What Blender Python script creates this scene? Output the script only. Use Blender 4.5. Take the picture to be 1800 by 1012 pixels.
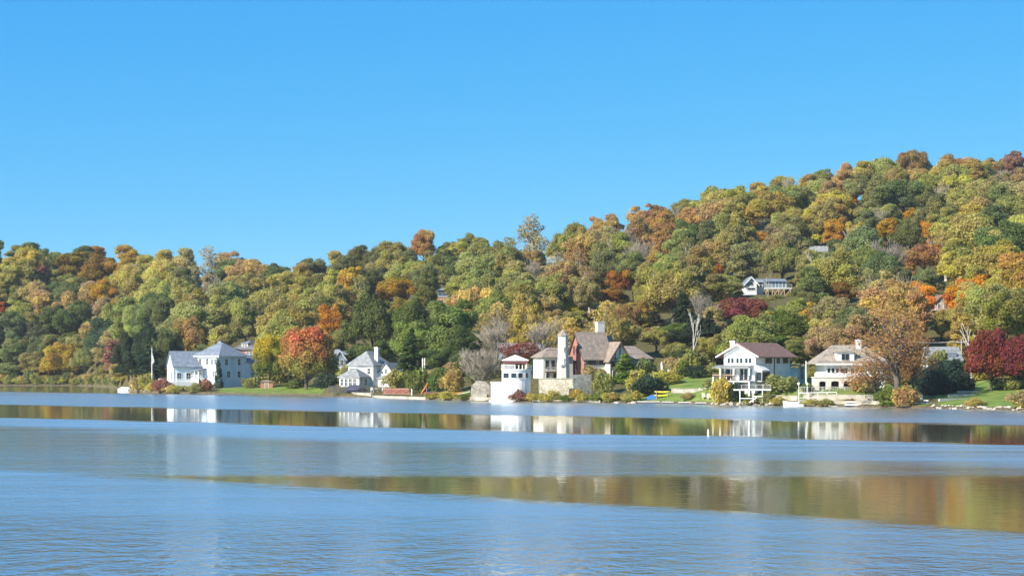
import bpy, bmesh, math, random
import numpy as np
from mathutils import Vector, Matrix

for o in list(bpy.data.objects):
    bpy.data.objects.remove(o, do_unlink=True)
SC = bpy.context.scene
COL = SC.collection
R = math.radians

# ------------------------------------------------------------------ camera
F = 3850.0          # focal length in pixels of the 1800 px wide photograph
CX, YH = 900.0, 645.0   # principal column, horizon row
CAMH = 7.0          # eye height above the lake
cam_d = bpy.data.cameras.new("camera")
cam = bpy.data.objects.new("camera", cam_d)
COL.objects.link(cam)
cam.location = (0, 0, CAMH)
cam.rotation_euler = (R(90), 0, 0)
cam_d.sensor_width = 36.0
cam_d.lens = F * 36.0 / 1800.0
cam_d.shift_y = (YH - 506.0) / 1800.0
cam_d.clip_start = 1.0
cam_d.clip_end = 9000.0
SC.camera = cam

# ------------------------------------------------------------------ light
SUN_EL, SUN_AZ = R(34), R(51)     # azimuth: from behind the camera towards its left
sun_dir = Vector((-math.sin(SUN_AZ) * math.cos(SUN_EL), -math.cos(SUN_AZ) * math.cos(SUN_EL), math.sin(SUN_EL)))
sun_d = bpy.data.lights.new("sun", 'SUN')
sun_d.energy = 4.8
sun_d.angle = R(0.55)
sun_d.color = (1.0, 0.93, 0.82)
sun = bpy.data.objects.new("sun", sun_d)
COL.objects.link(sun)
sun.rotation_euler = sun_dir.to_track_quat('Z', 'Y').to_euler()

world = bpy.data.worlds.new("World")
SC.world = world
world.use_nodes = True
wn, wl = world.node_tree.nodes, world.node_tree.links
wn.clear()
w_out = wn.new("ShaderNodeOutputWorld")
w_bg = wn.new("ShaderNodeBackground")
w_sky = wn.new("ShaderNodeTexSky")
w_sky.sky_type = 'NISHITA'
w_sky.sun_disc = False
w_sky.sun_elevation = SUN_EL
w_sky.sun_rotation = math.atan2(sun_dir.x, sun_dir.y)
w_sky.air_density = 1.0
w_sky.dust_density = 0.0
w_sky.ozone_density = 2.5
w_sky.altitude = 300
w_tc = wn.new("ShaderNodeTexCoord")
w_sep = wn.new("ShaderNodeSeparateXYZ")
w_abs = wn.new("ShaderNodeMath"); w_abs.operation = 'ABSOLUTE'
w_mad = wn.new("ShaderNodeMath"); w_mad.operation = 'MULTIPLY_ADD'
w_mad.inputs[1].default_value = 1.9
w_mad.inputs[2].default_value = 0.11
w_com = wn.new("ShaderNodeCombineXYZ")
w_nrm = wn.new("ShaderNodeVectorMath"); w_nrm.operation = 'NORMALIZE'
wl.new(w_tc.outputs['Generated'], w_sep.inputs[0])
wl.new(w_sep.outputs[0], w_com.inputs[0]); wl.new(w_sep.outputs[1], w_com.inputs[1])
wl.new(w_sep.outputs[2], w_abs.inputs[0]); wl.new(w_abs.outputs[0], w_mad.inputs[0])
wl.new(w_mad.outputs[0], w_com.inputs[2])
wl.new(w_com.outputs[0], w_nrm.inputs[0]); wl.new(w_nrm.outputs[0], w_sky.inputs['Vector'])
w_sc = wn.new("ShaderNodeSeparateColor"); w_cc = wn.new("ShaderNodeCombineColor")
wl.new(w_sky.outputs[0], w_sc.inputs[0])
for _i, (_p, _k, _lo, _top) in enumerate(((1.84, .176, .22, 2.2), (.72, .970, 1.52, 4.5), (.20, 2.75, 3.5, 6.0))):   # a deep, clear autumn blue
    _pw = wn.new("ShaderNodeMath"); _pw.operation = 'POWER'; _pw.inputs[1].default_value = _p
    _ml = wn.new("ShaderNodeMath"); _ml.operation = 'MULTIPLY'; _ml.inputs[1].default_value = _k
    _mn = wn.new("ShaderNodeMath"); _mn.operation = 'MINIMUM'; _mn.inputs[1].default_value = _top
    wl.new(w_sc.outputs[_i], _pw.inputs[0]); wl.new(_pw.outputs[0], _ml.inputs[0]); wl.new(_ml.outputs[0], _mn.inputs[0])
    _mx = wn.new("ShaderNodeMath"); _mx.operation = 'MAXIMUM'; _mx.inputs[1].default_value = _lo
    wl.new(_mn.outputs[0], _mx.inputs[0]); wl.new(_mx.outputs[0], w_cc.inputs[_i])
wl.new(w_cc.outputs[0], w_bg.inputs[0])
w_bg.inputs[1].default_value = 0.131
wl.new(w_bg.outputs[0], w_out.inputs[0])

vs = SC.view_settings
vs.view_transform = 'Standard'
vs.look = 'None'
vs.exposure = 1.0
vs.gamma = 1.0
vs.use_curve_mapping = False
SC.cycles.max_bounces = 7
SC.cycles.diffuse_bounces = 4
SC.cycles.glossy_bounces = 3
SC.cycles.transmission_bounces = 3
SC.cycles.transparent_max_bounces = 4
SC.cycles.use_denoising = True
SC.cycles.use_adaptive_sampling = True
SC.cycles.adaptive_threshold = 0.02

# ------------------------------------------------------------------ layout helpers
def wx(px, Y):               # world x of a column of the photograph at distance Y
    return (px - CX) / F * Y
def wz(py, Y):               # world height of a row of the photograph at distance Y
    return CAMH + (YH - py) / F * Y
def pxof(x, Y):
    return CX + x * F / Y
def pyof(z, Y):
    return YH - (z - CAMH) * F / Y

_sh = [(-500, 676), (0, 677), (140, 677.5), (190, 679.5), (212, 684), (232, 688), (280, 690.5), (560, 694.5), (600, 697), (750, 702),
       (870, 706), (1000, 707.5), (1150, 708.5), (1250, 711), (1400, 713.5), (1550, 716), (1700, 719), (1800, 722), (2300, 738)]
_shx = [a for a, b in _sh]; _shy = [F * CAMH / (b - YH) for a, b in _sh]
def shore(px):
    return float(np.interp(px, _shx, _shy))

_rt = [(-500, 430), (0, 440), (200, 445), (300, 452), (420, 455), (490, 468), (550, 458), (600, 445), (700, 430), (800, 419), (880, 417), (1000, 402),
       (1100, 375), (1200, 353), (1300, 327), (1400, 312), (1500, 294), (1600, 278), (1800, 276), (2300, 270)]
_ry = [(-500, 985), (0, 975), (400, 950), (500, 930), (700, 900), (1000, 870), (1400, 850), (1800, 830), (2300, 830)]
def ridge(px):
    Y = float(np.interp(px, [a for a, b in _ry], [b for a, b in _ry]))
    t = float(np.interp(px, [a for a, b in _rt], [b for a, b in _rt]))
    return Y, wz(t, Y) - 12.6
_z15 = [(-500, 4), (190, 4), (225, 1.0), (450, 1.0), (560, 1.6), (750, 1.4), (870, 1.4), (1040, 1.6), (1150, 2.6), (1330, 2.2), (1560, 2.0), (1700, 1.5), (2300, 1.6)]
_z40 = [(-500, 13), (190, 11), (240, 2.2), (450, 2.6), (600, 3.4), (750, 3.6), (870, 5.0), (1000, 5.0), (1150, 6.2), (1330, 4.4), (1560, 4.4), (1700, 3.5), (2300, 3.4)]
PADS = []            # (x, y, radius, z): level ground under buildings
def _noise(x, y):
    return (math.sin(x * .031 + 1.3) * math.cos(y * .027 + .4) + .5 * math.sin(x * .083 + y * .06) + .3 * math.sin(y * .15 - x * .11))
def ground0(px, Y):
    s = shore(px); d = Y - s
    Yr, zr = ridge(px)
    a = float(np.interp(px, [p for p, q in _z15], [q for p, q in _z15]))
    b = float(np.interp(px, [p for p, q in _z40], [q for p, q in _z40]))
    if d <= 45:
        z = float(np.interp(d, [-8, -1, 0, 1.2, 15, 45], [-1.8, -.35, .04, .45, a, b]))
    elif Y < Yr:
        t = (Y - s - 45) / (Yr - s - 45)
        t2 = .82 * t + .18 * (t * t * (3 - 2 * t))
        z = b + (zr - b) * t2 + _noise(wx(px, Y), Y) * 1.6 * min(1, t * 3) * min(1, (1 - t) * 6 + .15)
    else:
        z = max(zr - (Y - Yr) * .10, min(zr, 6.0))
    return z
def ground(px, Y):
    z = ground0(px, Y)
    x = wx(px, Y)
    for (a, b, r, h) in PADS:
        d = math.hypot(x - a, Y - b)
        if d < r * 1.8:
            k = min(1, max(0, (r * 1.8 - d) / (r * .8)))
            k = k * k * (3 - 2 * k)
            z = z * (1 - k) + h * k
    return z
def gxy(x, Y):
    return ground(pxof(x, Y), Y)

# ------------------------------------------------------------------ materials
def nodes_of(name):
    m = bpy.data.materials.new(name)
    m.use_nodes = True
    nt = m.node_tree
    return m, nt.nodes, nt.links, nt.nodes['Principled BSDF']
_mats = {}
def paint(name, col, rough=.6, var=.12, scale=.8, bump=0.0, bscale=6.0, metal=0, stripes=0.0, spec=.4):
    """a painted or weathered surface: base colour, blotchy wear, fine relief"""
    if name in _mats:
        return _mats[name]
    m, N, L, P = nodes_of(name)
    tc = N.new("ShaderNodeTexCoord")
    nz = N.new("ShaderNodeTexNoise"); nz.inputs['Scale'].default_value = scale; nz.inputs['Detail'].default_value = 6
    L.new(tc.outputs['Object'], nz.inputs['Vector'])
    mr = N.new("ShaderNodeMapRange"); mr.inputs[1].default_value = .3; mr.inputs[2].default_value = .7
    mr.inputs[3].default_value = 1 - var; mr.inputs[4].default_value = 1 + var * .6
    L.new(nz.outputs[0], mr.inputs[0])
    mx = N.new("ShaderNodeMix"); mx.data_type = 'RGBA'; mx.blend_type = 'MULTIPLY'; mx.inputs[0].default_value = 1
    mx.inputs[6].default_value = (*col, 1)
    L.new(mr.outputs[0], mx.inputs[7])
    L.new(mx.outputs[2], P.inputs['Base Color'])
    P.inputs['Roughness'].default_value = rough
    P.inputs['Metallic'].default_value = metal
    P.inputs['Specular IOR Level'].default_value = spec
    if bump or stripes:
        bp = N.new("ShaderNodeBump"); bp.inputs['Distance'].default_value = .05
        bp.inputs['Strength'].default_value = max(bump, stripes)
        if stripes:
            wv = N.new("ShaderNodeTexWave"); wv.bands_direction = 'Z'; wv.wave_profile = 'SAW'
            wv.inputs['Scale'].default_value = 1.6
            L.new(tc.outputs['Object'], wv.inputs['Vector']); L.new(wv.outputs[1], bp.inputs['Height'])
        else:
            n2 = N.new("ShaderNodeTexNoise"); n2.inputs['Scale'].default_value = bscale; n2.inputs['Detail'].default_value = 4
            L.new(tc.outputs['Object'], n2.inputs['Vector']); L.new(n2.outputs[0], bp.inputs['Height'])
        L.new(bp.outputs[0], P.inputs['Normal'])
    _mats[name] = m
    return m
def shingle_mat(name, col, sc=1.0):
    m, N, L, P = nodes_of(name)
    tc = N.new("ShaderNodeTexCoord")
    br = N.new("ShaderNodeTexBrick")
    br.inputs['Scale'].default_value = 1.0
    br.inputs['Brick Width'].default_value = .32 * sc; br.inputs['Row Height'].default_value = .2 * sc
    br.inputs['Mortar Size'].default_value = .02
    c = np.array(col)
    br.inputs[1].default_value = (*(c * 1.10), 1); br.inputs[2].default_value = (*(c * .88), 1); br.inputs[3].default_value = (*(c * .7), 1)
    mp = N.new("ShaderNodeMapping"); mp.inputs['Rotation'].default_value = (R(60), 0, 0)
    L.new(tc.outputs['Object'], mp.inputs[0]); L.new(mp.outputs[0], br.inputs[0])
    nz = N.new("ShaderNodeTexNoise"); nz.inputs['Scale'].default_value = 1.3; nz.inputs['Detail'].default_value = 8
    L.new(tc.outputs['Object'], nz.inputs['Vector'])
    mr = N.new("ShaderNodeMapRange"); mr.inputs[1].default_value = .3; mr.inputs[2].default_value = .7; mr.inputs[3].default_value = .72; mr.inputs[4].default_value = 1.2
    L.new(nz.outputs[0], mr.inputs[0])
    mx = N.new("ShaderNodeMix"); mx.data_type = 'RGBA'; mx.blend_type = 'MULTIPLY'; mx.inputs[0].default_value = 1
    L.new(br.outputs[0], mx.inputs[6]); L.new(mr.outputs[0], mx.inputs[7])
    L.new(mx.outputs[2], P.inputs['Base Color']); P.inputs['Roughness'].default_value = .85
    return m
def stone_mat(name, c1, c2, scale=1.6):
    m, N, L, P = nodes_of(name)
    tc = N.new("ShaderNodeTexCoord")
    vo = N.new("ShaderNodeTexVoronoi"); vo.inputs['Scale'].default_value = scale
    L.new(tc.outputs['Object'], vo.inputs['Vector'])
    v2 = N.new("ShaderNodeTexVoronoi"); v2.feature = 'DISTANCE_TO_EDGE'; v2.inputs['Scale'].default_value = scale
    L.new(tc.outputs['Object'], v2.inputs['Vector'])
    sp = N.new("ShaderNodeSeparateColor"); L.new(vo.outputs['Color'], sp.inputs[0])
    mx = N.new("ShaderNodeMix"); mx.data_type = 'RGBA'; mx.inputs[6].default_value = (*c1, 1); mx.inputs[7].default_value = (*c2, 1)
    L.new(sp.outputs[0], mx.inputs[0])
    mr = N.new("ShaderNodeMapRange"); mr.inputs[1].default_value = 0; mr.inputs[2].default_value = .07; mr.inputs[3].default_value = .45; mr.inputs[4].default_value = 1
    L.new(v2.outputs[0], mr.inputs[0])
    m2 = N.new("ShaderNodeMix"); m2.data_type = 'RGBA'; m2.blend_type = 'MULTIPLY'; m2.inputs[0].default_value = 1
    L.new(mx.outputs[2], m2.inputs[6]); L.new(mr.outputs[0], m2.inputs[7])
    L.new(m2.outputs[2], P.inputs['Base Color']); P.inputs['Roughness'].default_value = .9
    bp = N.new("ShaderNodeBump"); bp.inputs['Strength'].default_value = .8; bp.inputs['Distance'].default_value = .08
    L.new(mr.outputs[0], bp.inputs['Height']); L.new(bp.outputs[0], P.inputs['Normal'])
    return m
def glass_mat(name, col=(.02, .03, .04)):
    m, N, L, P = nodes_of(name)
    P.inputs['Base Color'].default_value = (*col, 1)
    P.inputs['Roughness'].default_value = .06
    P.inputs['Specular IOR Level'].default_value = .6
    return m

# ------------------------------------------------------------------ mesh helpers
class MB:
    def __init__(s):
        s.v = []; s.f = []
    def add(s, vs, fs):
        b = len(s.v)
        s.v += [tuple(p) for p in vs]
        s.f += [tuple(i + b for i in f) for f in fs]
        return s
    def box(s, x0, x1, y0, y1, z0, z1):
        return s.add([(x0, y0, z0), (x1, y0, z0), (x1, y1, z0), (x0, y1, z0), (x0, y0, z1), (x1, y0, z1), (x1, y1, z1), (x0, y1, z1)],
                     [(0, 3, 2, 1), (4, 5, 6, 7), (0, 1, 5, 4), (1, 2, 6, 5), (2, 3, 7, 6), (3, 0, 4, 7)])
    def prism(s, poly, a0, a1, axis='y'):
        """poly in the plane across the axis: (x,z) for y, (y,z) for x, (x,y) for z"""
        n = len(poly)
        def P(p, a):
            return (p[0], a, p[1]) if axis == 'y' else (a, p[0], p[1]) if axis == 'x' else (p[0], p[1], a)
        vs_ = [P(p, a0) for p in poly] + [P(p, a1) for p in poly]
        fs = [tuple(range(n)), tuple(range(2 * n - 1, n - 1, -1))]
        fs += [(i, n + i, n + (i + 1) % n, (i + 1) % n) for i in range(n)]
        return s.add(vs_, fs)
    def tube(s, p0, p1, r0, r1=None, n=6, cap=True):
        r1 = r0 if r1 is None else r1
        p0, p1 = Vector(p0), Vector(p1)
        d = (p1 - p0)
        if d.length < 1e-6:
            return s
        d.normalize()
        u = d.cross(Vector((0, 0, 1)) if abs(d.z) < .95 else Vector((1, 0, 0))).normalized()
        w = d.cross(u)
        vs_ = [p0 + (u * math.cos(2 * math.pi * i / n) + w * math.sin(2 * math.pi * i / n)) * r0 for i in range(n)]
        vs_ += [p1 + (u * math.cos(2 * math.pi * i / n) + w * math.sin(2 * math.pi * i / n)) * r1 for i in range(n)]
        fs = [(i, (i + 1) % n, n + (i + 1) % n, n + i) for i in range(n)]
        if cap:
            fs += [tuple(range(n - 1, -1, -1)), tuple(range(n, 2 * n))]
        return s.add(vs_, fs)
    def lathe(s, prof, n=16, cx=0, cy=0):
        vs_ = []; fs = []
        for (r, z) in prof:
            for i in range(n):
                a = 2 * math.pi * i / n
                vs_.append((cx + r * math.cos(a), cy + r * math.sin(a), z))
        for k in range(len(prof) - 1):
            for i in range(n):
                j = (i + 1) % n
                fs.append((k * n + i, k * n + j, (k + 1) * n + j, (k + 1) * n + i))
        fs.append(tuple(range(n - 1, -1, -1)))
        fs.append(tuple((len(prof) - 1) * n + i for i in range(n)))
        return s.add(vs_, fs)
    def mesh(s, name):
        me = bpy.data.meshes.new(name)
        me.from_pydata(s.v, [], s.f)
        me.update()
        return me
    def build(s, name, mat, parent=None, smooth=False, loc=None):
        me = s.mesh(name)
        if mat is not None:
            me.materials.append(mat)
        if smooth:
            me.polygons.foreach_set('use_smooth', [True] * len(me.polygons))
        return link(name, me, parent, loc)
def link(name, data, parent=None, loc=None):
    o = bpy.data.objects.new(name, data)
    COL.objects.link(o)
    if parent is not None:
        o.parent = parent
    if loc is not None:
        o.location = loc
    return o
def tag(o, label, cat, group=None, kind=None):
    if label: o['label'] = label
    if cat: o['category'] = cat
    if group: o['group'] = group
    if kind: o['kind'] = kind
    return o
def empty(name, loc, yaw=0, label=None, cat=None, group=None):
    o = link(name, None, None, loc)
    o.rotation_euler = (0, 0, R(yaw))
    o.empty_display_size = .5
    return tag(o, label, cat, group)
def copy_tree(o, parent=None):
    c = o.copy(); COL.objects.link(c); c.parent = parent
    for ch in o.children:
        copy_tree(ch, c)
    return c
# ------------------------------------------------------------------ building sites (level pads), then the ground
def site(px, Y, r, z):
    PADS.append((wx(px, Y), Y, r, z))
site(365, 612, 11, 1.0)          # pale blue house
site(432, 680, 7, 7.0)           # brick house
site(604, 592, 7, 5.4)           # blue gabled house
site(648, 530, 9, 2.3)           # white house, grey roof
site(905, 446, 4, .8)            # tower boathouse
site(915, 520, 10, 6.2)          # house behind tower
site(985, 466, 6, 4.6); site(1040, 472, 9, 4.6); site(1085, 476, 8, 5.2); site(1125, 484, 7, 6.3)   # manor
site(1330, 420, 8, 2.9)
site(1400, 432, 4, 4.9)
site(1490, 408, 8, 3.2); site(1530, 414, 8, 3.2)
site(1655, 440, 8, 6.6)
HILL_SITES = {}
def hill_site(key, px, py, r):
    """walk up the slope until the sight line through the photograph's row meets the ground"""
    Y = shore(px) + 60
    while Y < 860 and ground0(px, Y) < wz(py, Y):
        Y += 1
    HILL_SITES[key] = (px, Y, ground0(px, Y))
    site(px, Y, r, ground0(px, Y))
hill_site('deck', 1335, 520, 9)
hill_site('pink', 1655, 546, 5)
hill_site('dark', 781, 533, 5)
hill_site('white', 1430, 447, 6)
hill_site('ridgehouse', 1660, 470, 5)

# ground: one sheet from under the lake's edge over the hill and far beyond
def ground_sheet():
    cols = np.concatenate([np.arange(-1500, -300, 150), np.arange(-300, 2101, 8), np.arange(2150, 3400, 150)])
    ds = np.concatenate([[-60, -30, -14, -8, -4, -2, -1, -.4, 0, .4, .8, 1.2, 2], np.arange(3, 60, 2.0)])
    rows = len(ds)
    verts = []; lawn = []
    far_n = 90
    for px in cols:
        s = shore(px); Yr, zr = ridge(px)
        far = np.concatenate([np.linspace(s + 62, Yr + 20, far_n), [Yr + 80, Yr + 200, Yr + 600, Yr + 1600]])
        for d in ds:
            Y = s + d
            z = ground(px, Y)
            if -1 < d < 1.2:
                z += .12 * _noise(wx(px, Y) * 9, Y * 9)
            if d < -8: z = -1.8 + (d + 8) * .05
            verts.append((wx(px, Y), Y, z)); lawn.append(lawn_at(px, d))
        for Y in far:
            verts.append((wx(px, Y), Y, ground(px, Y))); lawn.append(0.0)
    nr = rows + far_n + 4
    faces = []
    for i in range(len(cols) - 1):
        for j in range(nr - 1):
            a = i * nr + j
            faces.append((a, a + nr, a + nr + 1, a + 1))
    me = bpy.data.meshes.new("ground")
    me.from_pydata(verts, [], faces)
    at = me.attributes.new("lawn", 'FLOAT', 'POINT')
    at.data.foreach_set('value', lawn)
    me.polygons.foreach_set('use_smooth', [True] * len(me.polygons))
    me.update()
    o = link("ground", me)
    tag(o, "lake shore and wooded hillside ground of grass and leaf litter", None, kind='structure')
    return o
def _box01(v, a, b, e):
    return max(0, min(1, (v - a) / e)) * max(0, min(1, (b - v) / e))
def lawn_at(px, d):
    v = 0
    v = max(v, _box01(px, 372, 590, 24) * _box01(d, .3, 26, 1))
    v = max(v, _box01(px, 1620, 2400, 60) * _box01(d, 1.2, 52, 1))
    v = max(v, .8 * _box01(px, 1090, 1330, 50) * _box01(d, .8, 52, 1))
    v = max(v, .6 * _box01(px, 750, 860, 10) * _box01(d, .3, 18, 1))
    v = max(v, .7 * _box01(px, 935, 1130, 40) * _box01(d, .3, 14, 3))
    v = max(v, .6 * _box01(px, 1290, 1640, 10) * _box01(d, .6, 46, 1))
    return v

def ground_material():
    m, N, L, P = nodes_of("ground")
    ge = N.new("ShaderNodeNewGeometry")
    at = N.new("ShaderNodeAttribute"); at.attribute_name = "lawn"
    n1 = N.new("ShaderNodeTexNoise"); n1.inputs['Scale'].default_value = .35; n1.inputs['Detail'].default_value = 8
    n2 = N.new("ShaderNodeTexNoise"); n2.inputs['Scale'].default_value = 2.2; n2.inputs['Detail'].default_value = 8
    n3 = N.new("ShaderNodeTexNoise"); n3.inputs['Scale'].default_value = .12; n3.inputs['Detail'].default_value = 5
    for n in (n1, n2, n3): L.new(ge.outputs['Position'], n.inputs['Vector'])
    def ramp(src, stops):
        r = N.new("ShaderNodeValToRGB")
        while len(r.color_ramp.elements) < len(stops): r.color_ramp.elements.new(.5)
        for e, (p, c) in zip(r.color_ramp.elements, stops):
            e.position = p; e.color = (*c, 1)
        L.new(src, r.inputs[0]); return r.outputs[0]
    litter = ramp(n2.outputs[0], [(.3, (.045, .045, .018)), (.5, (.085, .075, .028)), (.7, (.14, .10, .034))])
    grass = ramp(n1.outputs[0], [(.3, (.075, .115, .022)), (.5, (.13, .185, .035)), (.72, (.21, .22, .06))])
    mx = N.new("ShaderNodeMix"); mx.data_type = 'RGBA'
    ad = N.new("ShaderNodeMath"); ad.operation = 'MULTIPLY_ADD'; ad.inputs[1].default_value = .5; ad.inputs[2].default_value = -.25
    L.new(n3.outputs[0], ad.inputs[0])
    sm = N.new("ShaderNodeMath"); sm.operation = 'ADD'; L.new(at.outputs['Fac'], sm.inputs[0]); L.new(ad.outputs[0], sm.inputs[1])
    mr = N.new("ShaderNodeMapRange"); mr.inputs[1].default_value = .3; mr.inputs[2].default_value = .65
    L.new(sm.outputs[0], mr.inputs[0]); L.new(mr.outputs[0], mx.inputs[0])
    L.new(litter, mx.inputs[6]); L.new(grass, mx.inputs[7])
    # bare wet earth and stones in the last hand's breadth above the water
    sx = N.new("ShaderNodeSeparateXYZ"); L.new(ge.outputs['Position'], sx.inputs[0])
    m3 = N.new("ShaderNodeMapRange"); m3.inputs[1].default_value = .15; m3.inputs[2].default_value = .5
    L.new(sx.outputs[2], m3.inputs[0])
    earth = ramp(n2.outputs[0], [(.35, (.05, .042, .03)), (.65, (.16, .13, .09))])
    m4 = N.new("ShaderNodeMix"); m4.data_type = 'RGBA'
    L.new(m3.outputs[0], m4.inputs[0]); L.new(earth, m4.inputs[6]); L.new(mx.outputs[2], m4.inputs[7])
    L.new(m4.outputs[2], P.inputs['Base Color'])
    P.inputs['Roughness'].default_value = .95
    P.inputs['Specular IOR Level'].default_value = .1
    bp = N.new("ShaderNodeBump"); bp.inputs['Strength'].default_value = .7; bp.inputs['Distance'].default_value = .25
    L.new(n2.outputs[0], bp.inputs['Height']); L.new(bp.outputs[0], P.inputs['Normal'])
    return m
gr = ground_sheet()
gr.data.materials.append(ground_material())

# ------------------------------------------------------------------ lake
def lake_material():
    """dark lake water; wind ruffles it in long bands that run along the shore, with glassy lanes between"""
    m, N, L, P = nodes_of("lake_water")
    ge = N.new("ShaderNodeNewGeometry")
    def math_(op, a, b=None, c=None):
        n = N.new("ShaderNodeMath"); n.operation = op
        for i, v in enumerate((a, b, c)):
            if v is None: continue
            if isinstance(v, (int, float)): n.inputs[i].default_value = v
            else: L.new(v, n.inputs[i])
        return n.outputs[0]
    def noise(scale, detail=3, vec=None, rough=.5):
        n = N.new("ShaderNodeTexNoise"); n.inputs['Scale'].default_value = scale; n.inputs['Detail'].default_value = detail
        n.inputs['Roughness'].default_value = rough
        L.new(vec if vec is not None else ge.outputs['Position'], n.inputs['Vector'])
        return n.outputs[0]
    def mapped(rot, sc):
        mp = N.new("ShaderNodeMapping"); mp.inputs['Rotation'].default_value = (0, 0, R(rot)); mp.inputs['Scale'].default_value = sc
        L.new(ge.outputs['Position'], mp.inputs[0]); return mp.outputs[0]
    sep = N.new("ShaderNodeSeparateXYZ"); L.new(ge.outputs['Position'], sep.inputs[0])
    X, Yc = sep.outputs[0], sep.outputs[1]
    big = math_('SUBTRACT', noise(.018, 2, mapped(-42, (1, 4, 1))), .5)
    fine = math_('SUBTRACT', noise(.25, 4, mapped(-42, (.5, 1, 1))), .5)
    wob = math_('ADD', math_('MULTIPLY', big, 16.0), math_('MULTIPLY', fine, 5.0))
    # edges of the wind bands: (row at column 0, row at column 1800, softness m, ruffle beyond it towards the camera)
    EDGES = [(688, 716, 8, RUF[1]), (711, 747, 5, RUF[2]), (733.5, 782, 3, RUF[3]), (748, 822, 9, RUF[4]), (834, 838, 5, RUF[5]),
             (826, 938, 3, RUF[6]), (905, 985, 14, RUF[7])]
    def chain(vals):
        cur = None
        for i, (y0, y1, soft, st) in enumerate(EDGES):
            mx = N.new("ShaderNodeMix"); mx.data_type = 'FLOAT'
            L.new(steps[i], mx.inputs[0])
            if cur is None: mx.inputs[2].default_value = vals[0]
            else: L.new(cur, mx.inputs[2])
            mx.inputs[3].default_value = vals[i + 1]
            cur = mx.outputs[0]
        return cur
    steps = []
    for (y0, y1, soft, st) in EDGES:
        b = (y1 - y0) / 1800.0
        c = (y0 + y1) / 2 - YH
        nx, ny, k = b * F, c, F * CAMH
        ln = math.hypot(nx, ny)
        d = math_('SUBTRACT', k / ln, math_('ADD', math_('MULTIPLY', X, nx / ln), math_('MULTIPLY', Yc, ny / ln)))
        d = math_('ADD', d, wob if y0 < 800 else math_('MULTIPLY', wob, .35))
        mr = N.new("ShaderNodeMapRange"); mr.interpolation_type = 'SMOOTHSTEP'
        mr.inputs[1].default_value = -soft; mr.inputs[2].default_value = soft
        L.new(d, mr.inputs[0]); steps.append(mr.outputs[0])
    # cat's-paws: streaky variation of the ruffle inside the bands
    streak = math_('SUBTRACT', noise(.05, 5, mapped(-45, (.25, 3.0, 1)), .6), .5)
    mod = math_('ADD', 1.0, math_('MULTIPLY', streak, 1.5))
    ruf = math_('MAXIMUM', math_('MULTIPLY', chain(RUF), mod), .01)
    wav = math_('MAXIMUM', math_('MULTIPLY', chain(WAV), mod), .01)
    rough = math_('MINIMUM', math_('ADD', .03, math_('MULTIPLY', ruf, .24)), .4)
    L.new(rough, P.inputs['Roughness'])
    P.inputs['Base Color'].default_value = (.30, .235, .14, 1)
    P.inputs['IOR'].default_value = 1.333
    P.inputs['Specular IOR Level'].default_value = .5
    h = math_('ADD', noise(1.7, 3, mapped(18, (1.5, .85, 1))), math_('MULTIPLY', noise(.6, 2, mapped(-15, (1.2, .9, 1))), 1.6))
    bp = N.new("ShaderNodeBump"); bp.inputs['Distance'].default_value = .30
    L.new(math_('MINIMUM', math_('MULTIPLY', wav, .6), 1.0), bp.inputs['Strength'])
    L.new(h, bp.inputs['Height']); L.new(bp.outputs[0], P.inputs['Normal'])
    # the sheen of the surface seen almost edge-on
    gl = N.new("ShaderNodeBsdfGlossy"); gl.inputs['Color'].default_value = (.90, .95, .97, 1)
    L.new(rough, gl.inputs['Roughness']); L.new(bp.outputs[0], gl.inputs['Normal'])
    ms = N.new("ShaderNodeMixShader"); ms.inputs[0].default_value = .72
    out = [n for n in N if n.type == 'OUTPUT_MATERIAL'][0]
    L.new(P.outputs[0], ms.inputs[1]); L.new(gl.outputs[0], ms.inputs[2]); L.new(ms.outputs[0], out.inputs[0])
    return m
RUF = (.10, .80, .05, .85, .30, .05, .72, .22)
WAV = (.04, .30, .02, .30, .24, .04, .62, 1.0)
lk = MB().add([(-1200, -300, 0), (1200, -300, 0), (1200, 1500, 0), (-1200, 1500, 0)], [(0, 1, 2, 3)]).build("lake", lake_material())
tag(lk, "blue lake with wind ruffled bands and glassy reflecting lanes", None, kind='structure')
# ------------------------------------------------------------------ buildings
WHITE = paint("white_paint", (.68, .67, .635), .55, .18, .9)
WHITE_SIDING = paint("white_siding", (.67, .665, .64), .6, .16, .7, stripes=.5)
PALE_BLUE = paint("pale_blue_siding", (.57, .665, .715), .6, .14, .5, stripes=.35)
BLUE_SIDING = paint("blue_grey_siding", (.30, .38, .47), .6, .1, .5, stripes=.35)
STUCCO = paint("cream_stucco", (.60, .56, .475), .85, .14, .7, .3, 12)
CREAM = paint("cream_paint", (.58, .54, .455), .7, .12, .7)
RED_TIMBER = paint("red_boards", (.36, .155, .115), .7, .15, .8, stripes=.3)
TIMBER = paint("dark_timber", (.10, .055, .045), .75, .2, 1.5)
MAROON = paint("maroon_paint", (.16, .045, .045), .6, .12, 1)
RED_WOOD = paint("red_stained_wood", (.24, .075, .05), .7, .18, 2)
BROWN_WOOD = paint("weathered_wood", (.36, .25, .17), .8, .2, 2)
GREY_WOOD = paint("grey_boards", (.38, .36, .33), .85, .18, 2)
BLACK_METAL = paint("dark_iron", (.025, .025, .03), .5, .1, 3)
CONCRETE = paint("pale_concrete", (.34, .305, .24), .9, .32, .5, .3, 6)
GREY_CONC = paint("grey_concrete", (.36, .34, .31), .9, .22, .5, .3, 6)
GLASS = glass_mat("window_glass")
SLATE = shingle_mat("blue_grey_slate", (.17, .195, .235))
GREY_SH = shingle_mat("grey_shingles", (.22, .225, .22))
BROWN_SH = shingle_mat("red_brown_shingles", (.23, .115, .08))
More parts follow.
